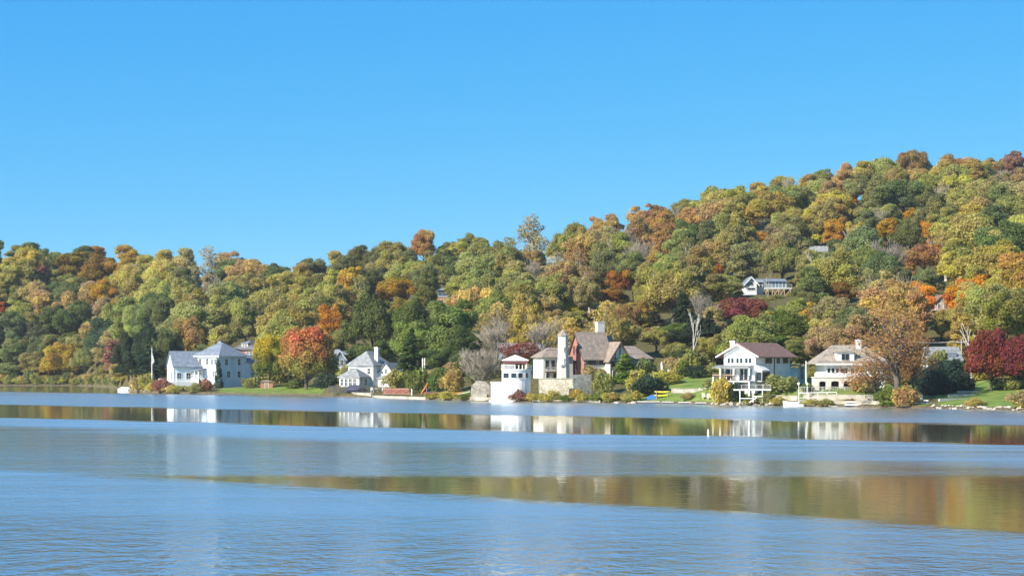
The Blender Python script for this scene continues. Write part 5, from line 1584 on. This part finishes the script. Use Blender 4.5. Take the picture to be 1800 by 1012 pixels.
# flagpole
Y = shore(267) + 4
fp = empty("flagpole", at(267, Y), 0, "white flagpole with limp white flag on the point", "flagpole")
hp = wz(612, Y) - fp.location.z
MB().tube((0, 0, -.3), (0, 0, hp), .13, .07, 8).build("pole", WHITE, fp)
MB().lathe([(.02, hp), (.13, hp + .1), (.02, hp + .22)], 8).build("finial", WHITE, fp)
MB().box(-.5, .5, -.5, .5, -.3, 1.2).build("pedestal", CREAM, fp)
fl = MB()
for i in range(5):
    x0, x1 = .08 + i * .12, .08 + (i + 1) * .12; y0, y1 = (.12 if i % 2 else -.1), (-.1 if i % 2 else .12)
    zt, zb = hp - 1.2 - i * .45, hp - 4.6 + i * .18
    fl.add([(x0, y0, zt), (x1, y1, zt - .45), (x1, y1, zb + .18), (x0, y0, zb)], [(0, 1, 2, 3)])
fo = fl.build("flag", WHITE, fp); sm = fo.modifiers.new("thick", 'SOLIDIFY'); sm.thickness = .03
# covered motorboat and its jetty
Y = shore(222) + 12; Y = 648
bo = empty("motorboat", (wx(221, Y), Y, -.25), 8, "white covered motorboat moored off the left wooded point", "boat")
hull_mesh(4.6, 1.9, .85).build("hull", GELCOAT, bo, True)
MB().prism([(-2.0, .86), (1.4, .9), (.9, 1.35), (-1.4, 1.35)], -.85, .85).build("cover", GELCOAT, bo)
MB().box(-2.6, -2.3, -.2, .2, .2, 1.2).build("outboard_motor", BLACK_METAL, bo)
jt = MB().box(0, 4.2, 0, 1.2, .25, .42).build("jetty", GREY_WOOD, None, loc=(wx(232, 636), 636, 0)); tag(jt, "short grey jetty right of the covered motorboat", "jetty")
for (px, L_, Yd, lab) in ((288, 9.6, 594.5, "long low white dock before the pale blue house"), (352, 5.0, 593.0, "short white dock right of the long one by the pale blue house")):
    d = empty("dock", (wx(px, Yd), Yd, 0), 0, lab, "dock")
    MB().box(0, L_, 0, 1.4, .22, .42).build("deck_boards", WHITE, d)
    for k in range(3): MB().box(.3 + k * (L_ - .8) / 2, .5 + k * (L_ - .8) / 2, .1, .3, -.8, .22).build("pile", GREY_WOOD, d)
# brick barbecue hut under the maple
Y = shore(468) + 20
sh = empty("garden_shed", at(458, Y), 6, "small orange shed under the yellow maple", "shed")
MB().box(0, 3.2, 0, 2.2, -.3, 1.9).build("wall", BRICK, sh); MB().prism([(-.3, 1.9), (1.6, 2.5), (3.5, 1.9)], -.3, 2.5).build("roof", TAN_SH, sh); door(sh, 1.6, 0, .9, 1.6, 'f', 0, BROWN_WOOD)
# rowing boat drawn up below the maple lawn
rb = empty("rowing_boat", (wx(470, 586), 586, -.12), 4, "tiny white dinghy at the edge of the maple lawn", "boat")
hull_mesh(2.4, 1.1, .45).build("hull", GELCOAT, rb, True); MB().box(-.3, .1, -.45, .45, .46, .52).build("thwart", BROWN_WOOD, rb)
# sea wall, iron fence, red gates
def sea_wall(px0, px1, dY, zt, mat, label, th=.5, name="sea_wall"):
    Y0, Y1 = shore(px0) + dY, shore(px1) + dY
    a = Vector((wx(px0, Y0), Y0)); b = Vector((wx(px1, Y1), Y1)); d = b - a
    e = empty(name, (a.x, a.y, 0), math.degrees(math.atan2(d.y, d.x)), label, "wall")
    MB().box(0, d.length, 0, th, -.8, zt).build("face", mat, e)
    MB().box(-.05, d.length + .05, -.06, th + .06, zt, zt + .12).build("coping", CONCRETE, e)
    return e, d.length
e, L_ = sea_wall(578, 652, .2, .95, CONCRETE, "cream sea wall below the iron fence and white grey-roofed house")
e2, L2 = sea_wall(655, 748, -.1, .42, CONCRETE, "low pale quay in front of the red gates")
Y = shore(620) + 1.4
fz = empty("iron_fence", (wx(578, Y + 5), Y + 5, .9), -math.degrees(math.atan2(10, 14.5)) * .75, "dark iron fence along the sea wall by the white grey-roofed house", "fence")
for i in range(9):
    x = i * 1.55
    MB().box(x - .07, x + .07, -.07, .07, 0, 1.9).build("post", BLACK_METAL, fz)
    if i < 8:
        p = MB().box(x + .07, x + 1.48, -.03, .03, 1.55, 1.65).box(x + .07, x + 1.48, -.03, .03, .15, .25)
        for k in range(1, 9): p.box(x + .07 + k * .16, x + .11 + k * .16, -.02, .02, .25, 1.55)
        p.build("fence_panel", BLACK_METAL, fz)
Y = 516
cb = empty("covered_boat", (wx(626, Y), Y, 1.1), -12, "boat under a dark navy tarpaulin behind the iron fence", "boat")
NAVY = paint("navy_tarpaulin", (.03, .03, .07), .6, .2, 2, .5, 3)
hull_mesh(4.6, 1.9, .9).build("hull", NAVY, cb, True); MB().prism([(-2.2, .92), (1.9, .98), (.7, 1.7), (-1.3, 1.7)], -.9, .9).build("tarpaulin", NAVY, cb)
pt = empty("patio_table", (wx(664, 512), 512, 1.25), 0, "white patio table behind the fence left of the red gates", "table")
MB().lathe([(.8, .72), (.8, .78)], 14).build("tabletop", WHITE, pt); MB().tube((0, 0, -.3), (0, 0, .72), .08).build("pedestal", WHITE, pt)
for (px, lab) in ((654, "white patio chair left of the patio table"), (674, "white patio chair right of the patio table")):
    c = empty("patio_chair", (wx(px, 511), 511, 1.25), 20, lab, "chair")
    MB().box(-.3, .3, -.3, .3, .4, .46).build("seat", WHITE, c); MB().box(-.3, .3, .26, .32, .46, 1.05).build("backrest", WHITE, c)
    for (x, y) in ((-.27, -.27), (.27, -.27), (-.27, .27), (.27, .27)): MB().box(x - .03, x + .03, y - .03, y + .03, -.3, .4).build("leg", WHITE, c)
for i, (px, w) in enumerate(((674, 2.0), (689, 2.3), (705, 2.3))):
    Y = 497 - i * 3.2
    g = empty("red_gate", (wx(px, Y), Y, .75), -14, ("red wooden gate panel nearest the patio", "middle red wooden gate panel on the quay", "red wooden gate panel next to the white post")[i], "gate")
    for k in range(8): MB().box(k * w / 8, (k + 1) * w / 8 - .03, 0, .05, .1, 1.5).build("plank", RED_WOOD, g)
    MB().tube((.1, -.05, .3), (w - .1, -.05, 1.35), .07, .07, 4).build("brace", BROWN_WOOD, g)
    MB().box(0, w - .03, -.08, -.003, 1.3, 1.42).build("rail", BROWN_WOOD, g); MB().box(0, w - .03, -.08, -.003, .18, .3).build("rail", BROWN_WOOD, g)
    MB().box(-.12, -.02, -.06, .1, -.4, 1.65).build("gate_post", RED_WOOD, g)
Y = 486
wp = MB().tube((0, 0, -.4), (0, 0, 1.6), .16, .14, 8).build("mooring_post", WHITE, None, loc=(wx(724, Y), Y, .6)); tag(wp, "stout white post at the right end of the red gates", "post")
# pair of pale poles by the spruce
for (px, lab) in ((743, "left pale pole of the pair beside the spruce"), (746.5, "right pale pole of the pair beside the spruce")):
    Y = 497; z = ground(px, Y); h = wz(629, Y) - z
    po = MB().tube((0, 0, -.4), (0, 0, h), .16, .11, 8).tube((-.25, 0, h - .5), (.25, 0, h - .5), .05, .05, 4).build("pole", paint("pale_pole", (.66, .62, .52), .8, .2, 2), None, loc=(wx(px, Y), Y, z)); tag(po, lab, "pole")
# orange water slide
Y = shore(745) + 6
sl = empty("water_slide", at(741, Y), 0, "curved orange water slide on the bank", "slide")
ch = MB(); pts = []
for i in range(11):
    a = i / 10 * 1.35; pts.append((-.2 + 1.6 * math.sin(a * .9), 1.0 - .9 * math.sin(a), .25 + 2.5 * (i / 10) ** .8))
for p, q in zip(pts, pts[1:]):
    ch.add([(p[0], p[1] - .35, p[2]), (q[0], q[1] - .35, q[2]), (q[0], q[1] + .35, q[2]), (p[0], p[1] + .35, p[2])], [(0, 1, 2, 3)])
    for s_ in (-.35, .35): ch.add([(p[0], p[1] + s_, p[2]), (q[0], q[1] + s_, q[2]), (q[0], q[1] + s_ * 1.15, q[2] + .3), (p[0], p[1] + s_ * 1.15, p[2] + .3)], [(0, 1, 2, 3)])
co = ch.build("chute", ORANGE, sl); co.modifiers.new("thick", 'SOLIDIFY').thickness = .06
MB().tube((1.1, .2, -.3), (1.1, .2, 2.3), .06).build("support", GREY_WOOD, sl)
# upturned boats and an orange canoe by the mound
def upturned(px, Y, L_, B, mat, yaw, label, z=None, roll=180):
    b = empty("rowing_boat", (wx(px, Y), Y, (ground(px, Y) if z is None else z) + .75), yaw, label, "boat")
    h = hull_mesh(L_, B, .65, deck=False).build("hull", mat, b, True); h.rotation_euler = (R(roll), 0, 0)
    h.modifiers.new("thick", 'SOLIDIFY').thickness = .05
    k = MB().box(-L_ * .42, L_ * .4, -.04, .04, .0, .05).build("keel", BROWN_WOOD, b)
    for x in (-L_ * .28, L_ * .28): MB().box(x - .08, x + .08, -B * .45, B * .45, -.75, -.56).build("chock", GREY_WOOD, b)
upturned(763, shore(763) + 7, 4.2, 1.6, MAROON, 12, "maroon upturned boat beside the orange slide")
upturned(776, shore(776) + 5.5, 3.4, 1.4, HULL_DARK, -10, "dark upturned boat right of the maroon one")
upturned(803, shore(803) + 6.5, 3.0, 1.2, ORANGE, 8, "orange upturned boat left of the grey stone arch wall")
pl = MB().box(-1.6, 1.6, -.15, .15, 0, .08).build("plank", WHITE, None, loc=(wx(814, shore(814) + 5), shore(814) + 5, 1.5)); pl.rotation_euler = (0, R(-14), R(-10)); tag(pl, "white plank leaning beside the orange upturned boat", "plank")
# grey arch wall and steps left of the tower
Y = 452
aw = empty("stone_wall", at(827, Y, .9), 0, "grey stone wall with steps behind the bare grey tree", "wall")
MB().prism([(0, -.6), (4.0, -.6), (4.0, 2.4), (3.0, 3.2), (1.2, 3.3), (.2, 2.2)], 0, .7).build("face", stone_mat("dark_fieldstone", (.36, .32, .26), (.22, .19, .16), 1.5), aw)
for k in range(5): MB().box(.6 + k * .1, 3.4, -.9 + k * .16, -.76 + k * .16, -.6, -.3 + k * .22).build("step", CONCRETE, aw)
sea_wall(826, 862, .3, .75, CONCRETE, "low cream sea wall left of the white tower")
sea_wall(936, 1055, .1, .38, CONCRETE, "thin pale kerb along the water below the manor", .35)
# right of the manor: posts, kayaks, docks
for (px, lab) in ((1163, "left white gate post on the lawn beside the manor"), (1175, "right white gate post on the lawn beside the manor")):
    Y = 466; z = ground(px, Y)
    g = empty("gate_post", (wx(px, Y), Y, z), 0, lab, "post")
    MB().box(-.2, .2, -.2, .2, -.4, 1.7).build("shaft", WHITE, g); MB().lathe([(.3, 1.7), (.3, 1.8), (.05, 1.9), (.2, 2.05), (.05, 2.25)], 10).build("cap", WHITE, g)
Y = shore(1160) + 4.5
rk = empty("kayak_rack", at(1151, Y), 0, "wooden kayak rack by the lake below the golden shrub", "rack")
for x in (.3, 2.5):
    MB().box(x - .06, x + .06, -.4, -.28, -.3, 1.7).build("post", BROWN_WOOD, rk); MB().box(x - .06, x + .06, .28, .4, -.3, 1.7).build("post", BROWN_WOOD, rk)
    for z in (.5, 1.2): MB().box(x - .05, x + .05, -.27, .27, z - .08, z).build("arm", BROWN_WOOD, rk)
def kayak(loc, yaw, mat, label, L_=3.2):
    k = empty("kayak", loc, yaw, label, "kayak")
    mb = MB(); n = 12; prof = 8; rows = []
    for i in range(n + 1):
        t = i / n * 2 - 1; w = .34 * max(.02, (1 - t * t)) ** .7; h = .19 * max(.06, 1 - t * t) ** .6
        for j in range(prof):
            a = 2 * math.pi * j / prof; rows.append((t * L_ / 2, w * math.cos(a), .2 + h * math.sin(a) + .12 * t * t))
    fs = [(i * prof + j, i * prof + (j + 1) % prof, (i + 1) * prof + (j + 1) % prof, (i + 1) * prof + j) for i in range(n) for j in range(prof)]
    mb.add(rows, fs).build("hull", mat, k, True)
    MB().lathe([(.2, .36), (.24, .42), (.17, .43)], 12).build("cockpit", BLACK_METAL, k)
zr = rk.location.z
kayak((rk.location.x + 1.5, Y, zr + 1.2), 4, YELLOW, "upper yellow kayak on the rack")
kayak((rk.location.x + 1.4, Y - .05, zr + .5), -3, YELLOW, "lower yellow kayak on the rack")
kayak((wx(1191, shore(1191) + 14), shore(1191) + 14, ground(1191, shore(1191) + 14)), 15, YELLOW, "yellow green kayak lying on the terrace lawn", 2.6)
Y = shore(1146) + 3.4
tp = empty("blue_tent", at(1144, Y), 8, "low blue tarpaulin tent left of the kayak rack", "tent")
MB().prism([(-1.2, -.1), (1.3, -.1), (.5, .75), (.2, .8)], -1.0, 1.0).build("canopy", BLUE, tp)
for i, (px, w, d) in enumerate(((1120, 4.6, -1.2), (1163, 3.6, -1.7), (1192, 3.4, -1.9), (1222, 3.6, -1.5))):
    Y = shore(px) + d
    dk = empty("dock", (wx(px, Y), Y, 0), -18, f"grey floating dock section, {('first','second','third','fourth')[i]} from the manor shrubs towards the white deck", "dock")
    MB().box(0, w, 0, 1.5, .25, .42).build("deck_boards", GREY_WOOD, dk); MB().box(.2, w - .2, .1, 1.4, -.2, .24).build("float", BLACK_METAL, dk)
for (px, lab) in ((1238, "left tan garden chair on the shore by the yellow olive shrub"), (1247, "right tan garden chair on the shore by the yellow olive shrub")):
    Y = shore(px) + 2.6
    c = empty("garden_chair", at(px, Y), 15, lab, "chair")
    MB().prism([(-.45, .36), (.35, .28), (.35, .34), (-.45, .42)], -.3, .3, 'x').build("seat", CREAM, c)
    for k in range(4): MB().prism([(.3, .3), (.36, .3), (.62, 1.15), (.56, 1.15)], -.3 + k * .155, -.16 + k * .155, 'x').build("slat", CREAM, c)
    for s_ in (-.36, .36): MB().box(s_ - .05, s_ + .05, -.4, .35, .56, .6).build("armrest", CREAM, c); MB().box(s_ - .04, s_ + .04, -.38, -.3, -.1, .56).build("leg", CREAM, c)
for i in range(6):
    px = 1212 + i * 9; Y = shore(px) + 15
    st = MB().lathe([(.25, -.1), (.36, .08), (.3, .22), (.12, .32)], 7).build("stone", WHITE, None, loc=at(px, Y)); st.scale = (1.3, 1, .9 + .1 * (i % 3)); st.rotation_euler.z = i; tag(st, "whitish stone edging the terrace lawn", "stone", "whitish stones edging the terrace lawn")
sea_wall(1180, 1262, 11, 2.7, STONE_G, "rough grey terrace wall across the lawn left of the white deck", .8, "terrace_wall")
# right hand shore: moored boat, cream walls, railing, lamps, docks
Y = shore(1395) - 1.5
bt = empty("sailing_dinghy", (wx(1395, Y), Y, -.18), 183, "white open boat moored before the cream terrace walls", "boat")
hull_mesh(3.8, 1.6, .95).build("hull", GELCOAT, bt, True); MB().box(-.6, .9, -.5, .5, .97, 1.12).build("cockpit", BLACK_METAL, bt); MB().tube((.5, 0, .9), (.5, 0, 1.6), .04).build("mast_stub", GREY_WOOD, bt)
fdk = MB().box(-1.7, 1.7, -.6, .6, .02, .16).build("float", WHITE, None, loc=(wx(1395, Y - 2.2), Y - 2.2, 0)); tag(fdk, "flat white float on the water before the moored boat", "float")
sea_wall(1345, 1402, 3.0, 1.75, CONCRETE, "cream terrace wall left of the path railing")
sea_wall(1404, 1546, 1.6, .95, CONCRETE, "lower long cream terrace wall below the arcaded house")
sea_wall(1412, 1550, 5.2, 2.0, CONCRETE, "upper long cream terrace wall below the arcaded house")
Y = shore(1440) + 3.0
pr = empty("path_railing", (wx(1404, Y + 3.6), Y + 3.6, 1.35), -22, "white rail fence along the path below the arcaded house", "fence")
for i in range(5): MB().box(i * 1.75 - .06, i * 1.75 + .06, -.06, .06, -1.6, 1.0).build("post", WHITE, pr)
MB().tube((0, 0, .97), (7, 0, 1.15), .07, .07, 5).build("top_rail", WHITE, pr); MB().tube((0, 0, .1), (7, 0, .2), .05, .05, 5).build("lower_rail", WHITE, pr)
Y = shore(1440) + 9
gr_ = empty("terrace_fence", (wx(1406, Y), Y, 2.35), -4, "grey balustrade in front of the arcaded house", "fence")
for i in range(8): MB().box(i * 1.35 - .06, i * 1.35 + .06, -.06, .06, -.5, 1.0).build("post", GREY_WOOD, gr_)
MB().box(-.1, 9.6, -.06, .06, 1.0, 1.1).build("top_rail", GREY_CONC, gr_)
for k in range(30): MB().box(.2 + k * .31, .26 + k * .31, -.025, .025, .1, 1.0).build("baluster", GREY_WOOD, gr_)
for (px, lab) in ((1404, "left white globe lamp post on the terrace"), (1419, "right white globe lamp post on the terrace")):
    Y = shore(px) + 6.5; lp = empty("lamp_post", (wx(px, Y), Y, 2.0), 0, lab, "lamp")
    MB().tube((0, 0, -.5), (0, 0, 1.7), .08, .06).build("post", WHITE, lp)
    MB().lathe([(.08, 1.68), (.2, 1.78), (.26, 1.95), (.2, 2.12), (.05, 2.22)], 12).build("globe", GELCOAT, lp, True)
Y = shore(1417) + 18; z = ground(1417, Y)
po = MB().tube((0, 0, -.5), (0, 0, wz(634, Y) - z), .19, .12, 8).build("pole", paint("pale_green_pole", (.52, .54, .44), .8, .2, 2), None, loc=(wx(1417, Y), Y, z)); tag(po, "pale plain pole beside the small white outbuilding", "pole")
def dock_stack(px, dY, L_, n, label, yaw=0):
    Y = shore(px) + dY
    for i in range(n):
        d = empty("dock_section", (wx(px, Y) + i * .3, Y + i * .9, .3 + i * .42), yaw, label if n == 1 else label + f", {('lowest','middle','topmost')[i]} of its stack", "dock")
        MB().box(0, L_ - i * .7, 0, 1.3, 0, .2).build("deck_boards", WHITE, d)
        MB().box(.1, L_ - i * .7 - .1, .06, 1.24, -.2, -.005).build("frame", BLACK_METAL, d)
dock_stack(1486, -1.0, 5.0, 2, "white dock section left of the rust orange tree", -4)
dock_stack(1588, .4, 5.4, 3, "white dock section right of the rust orange tree", -3)
for i, px in enumerate((1598, 1608, 1618)):
    Y = shore(px) + 7
    c = empty("garden_chair", at(px, Y), 20 - i * 20, ("left", "middle", "right")[i] + " white garden chair under the rust orange tree", "chair")
    MB().box(-.3, .3, -.3, .3, .38, .45).build("seat", WHITE, c); MB().box(-.3, .3, .25, .32, .45, 1.1).build("backrest", WHITE, c)
    for (x, y) in ((-.26, -.26), (.26, -.26), (-.26, .28), (.26, .28)): MB().box(x - .03, x + .03, y - .03, y + .03, -.1, .38).build("leg", WHITE, c)
# retaining logs up the lawn
for i in range(3):
    Y = shore(1660) + 9 + i * 7
    lg = MB().box(0, 6.5, 0, .5, -.4, .5).build("log_edging", GREY_WOOD, None, loc=at(1652 + i * 16, Y)); lg.rotation_euler.z = R(24); tag(lg, ("lowest", "middle", "topmost")[i] + " grey step edging climbing the right lawn", "edging")
# stones of the right shore
ROCK = stone_mat("pale_rock", (.52, .46, .37), (.34, .29, .23), .8)
rmesh = []
for s_ in range(5):
    bm = bmesh.new(); bmesh.ops.create_icosphere(bm, subdivisions=1, radius=.5)
    rg_ = random.Random(s_)
    for v in bm.verts: v.co *= rg_.uniform(.72, 1.2); v.co.z *= .65
    me = bpy.data.meshes.new("rock"); bm.to_mesh(me); bm.free(); me.materials.append(ROCK); rmesh.append(me)
for i in range(48):
    px = 1640 + i * 3.5 + prng.uniform(-2, 2); Y = shore(px) + prng.uniform(-.4, 1.5)
    o = link("rock", rmesh[i % 5], None, (wx(px, Y), Y, ground(px, Y) + .12))
    k = prng.uniform(.4, 1.0); o.scale = (k * prng.uniform(.9, 1.5), k, k * .9); o.rotation_euler = (0, 0, prng.uniform(0, 6.28))
    tag(o, "pale shore rock in the row edging the right lawn", "rock", "rocks edging the right lawn")
for i in range(46):
    px = prng.choice((prng.uniform(1290, 1375), prng.uniform(1050, 1130), prng.uniform(1420, 1480), prng.uniform(240, 380), prng.uniform(1250, 1300)))
    Y = shore(px) + prng.uniform(-.3, 1.0)
    o = link("rock", rmesh[i % 5], None, (wx(px, Y), Y, ground(px, Y) + .08))
    k = prng.uniform(.5, 1.1); o.scale = (k * 1.3, k, k * .8); o.rotation_euler = (0, 0, prng.uniform(0, 6.28))
    tag(o, "small brown rock on the bank at the water's edge", "rock", "rocks scattered along the water's edge")
# utility poles and wires behind the arcaded house
PW = paint("pole_wood", (.40, .37, .33), .9, .2, 2)
tops = []
for i, (px, Y, yt, lab) in enumerate(((1437, 452, 597, "grey utility pole behind the small white outbuilding"), (1527, 449, 585, "grey utility pole behind the arcaded house chimney"), (1690, 446, 596, "grey utility pole left of the maroon maples"))):
    z = ground(px, Y); h = wz(yt, Y) - z
    u = empty("utility_pole", (wx(px, Y), Y, z), 0, lab, "utility pole")
    MB().tube((0, 0, -1), (0, 0, h), .16, .11, 8).build("pole", PW, u)
    MB().box(-1.0, 1.0, -.06, .06, h - .7, h - .55).build("crossarm", PW, u)
    for x in (-.85, .85): MB().tube((x, 0, h - .55), (x, 0, h - .35), .05, .05, 6).build("insulator", WHITE, u)
    tops.append(Vector((wx(px, Y), Y, z + h - .35)))
for i in range(2):
    for k, off in enumerate((-.85, .85)):
        a, b = tops[i] + Vector((off, 0, 0)), tops[i + 1] + Vector((off, 0, 0)); mb = MB(); pp = a
        for t in range(1, 9):
            q = a.lerp(b, t / 8) - Vector((0, 0, .9 * 4 * (t / 8) * (1 - t / 8))); mb.tube(pp, q, .035, .035, 4, False); pp = q
        w_ = mb.build("power_line", PW); tag(w_, ("lower left", "upper left", "lower right", "upper right")[i * 2 + k] + " power line strung between utility poles behind the arcaded house", "wire")
# buoy
Yb = F * CAMH / (765 - YH)
by = empty("buoy", (wx(1245, Yb), Yb, 0), 0, "slim white buoy floating alone on the lake", "buoy")
MB().lathe([(.02, -.3), (.10, -.2), (.11, .1), (.09, .42), (.05, .58), (.02, .66)], 12).build("float", GELCOAT, by, True)
MB().lathe([(.115, .12), (.115, .2)], 12).build("band", GREY_CONC, by)


# ------------------------------------------------------------------ thin autumn haze over lake and hill
hz_m = bpy.data.materials.new("haze"); hz_m.use_nodes = True
_n = hz_m.node_tree.nodes; _n.clear()
_o = _n.new("ShaderNodeOutputMaterial"); _v = _n.new("ShaderNodeVolumePrincipled")
_v.inputs['Color'].default_value = (.86, .90, .95, 1); _v.inputs['Density'].default_value = .000055; _v.inputs['Anisotropy'].default_value = .0
hz_m.node_tree.links.new(_v.outputs[0], _o.inputs['Volume'])
hz = MB().box(-1900, 1900, -400, 2700, -8, 140).build("haze", hz_m)
tag(hz, "thin pale haze over the lake and hillside", None, kind='stuff')
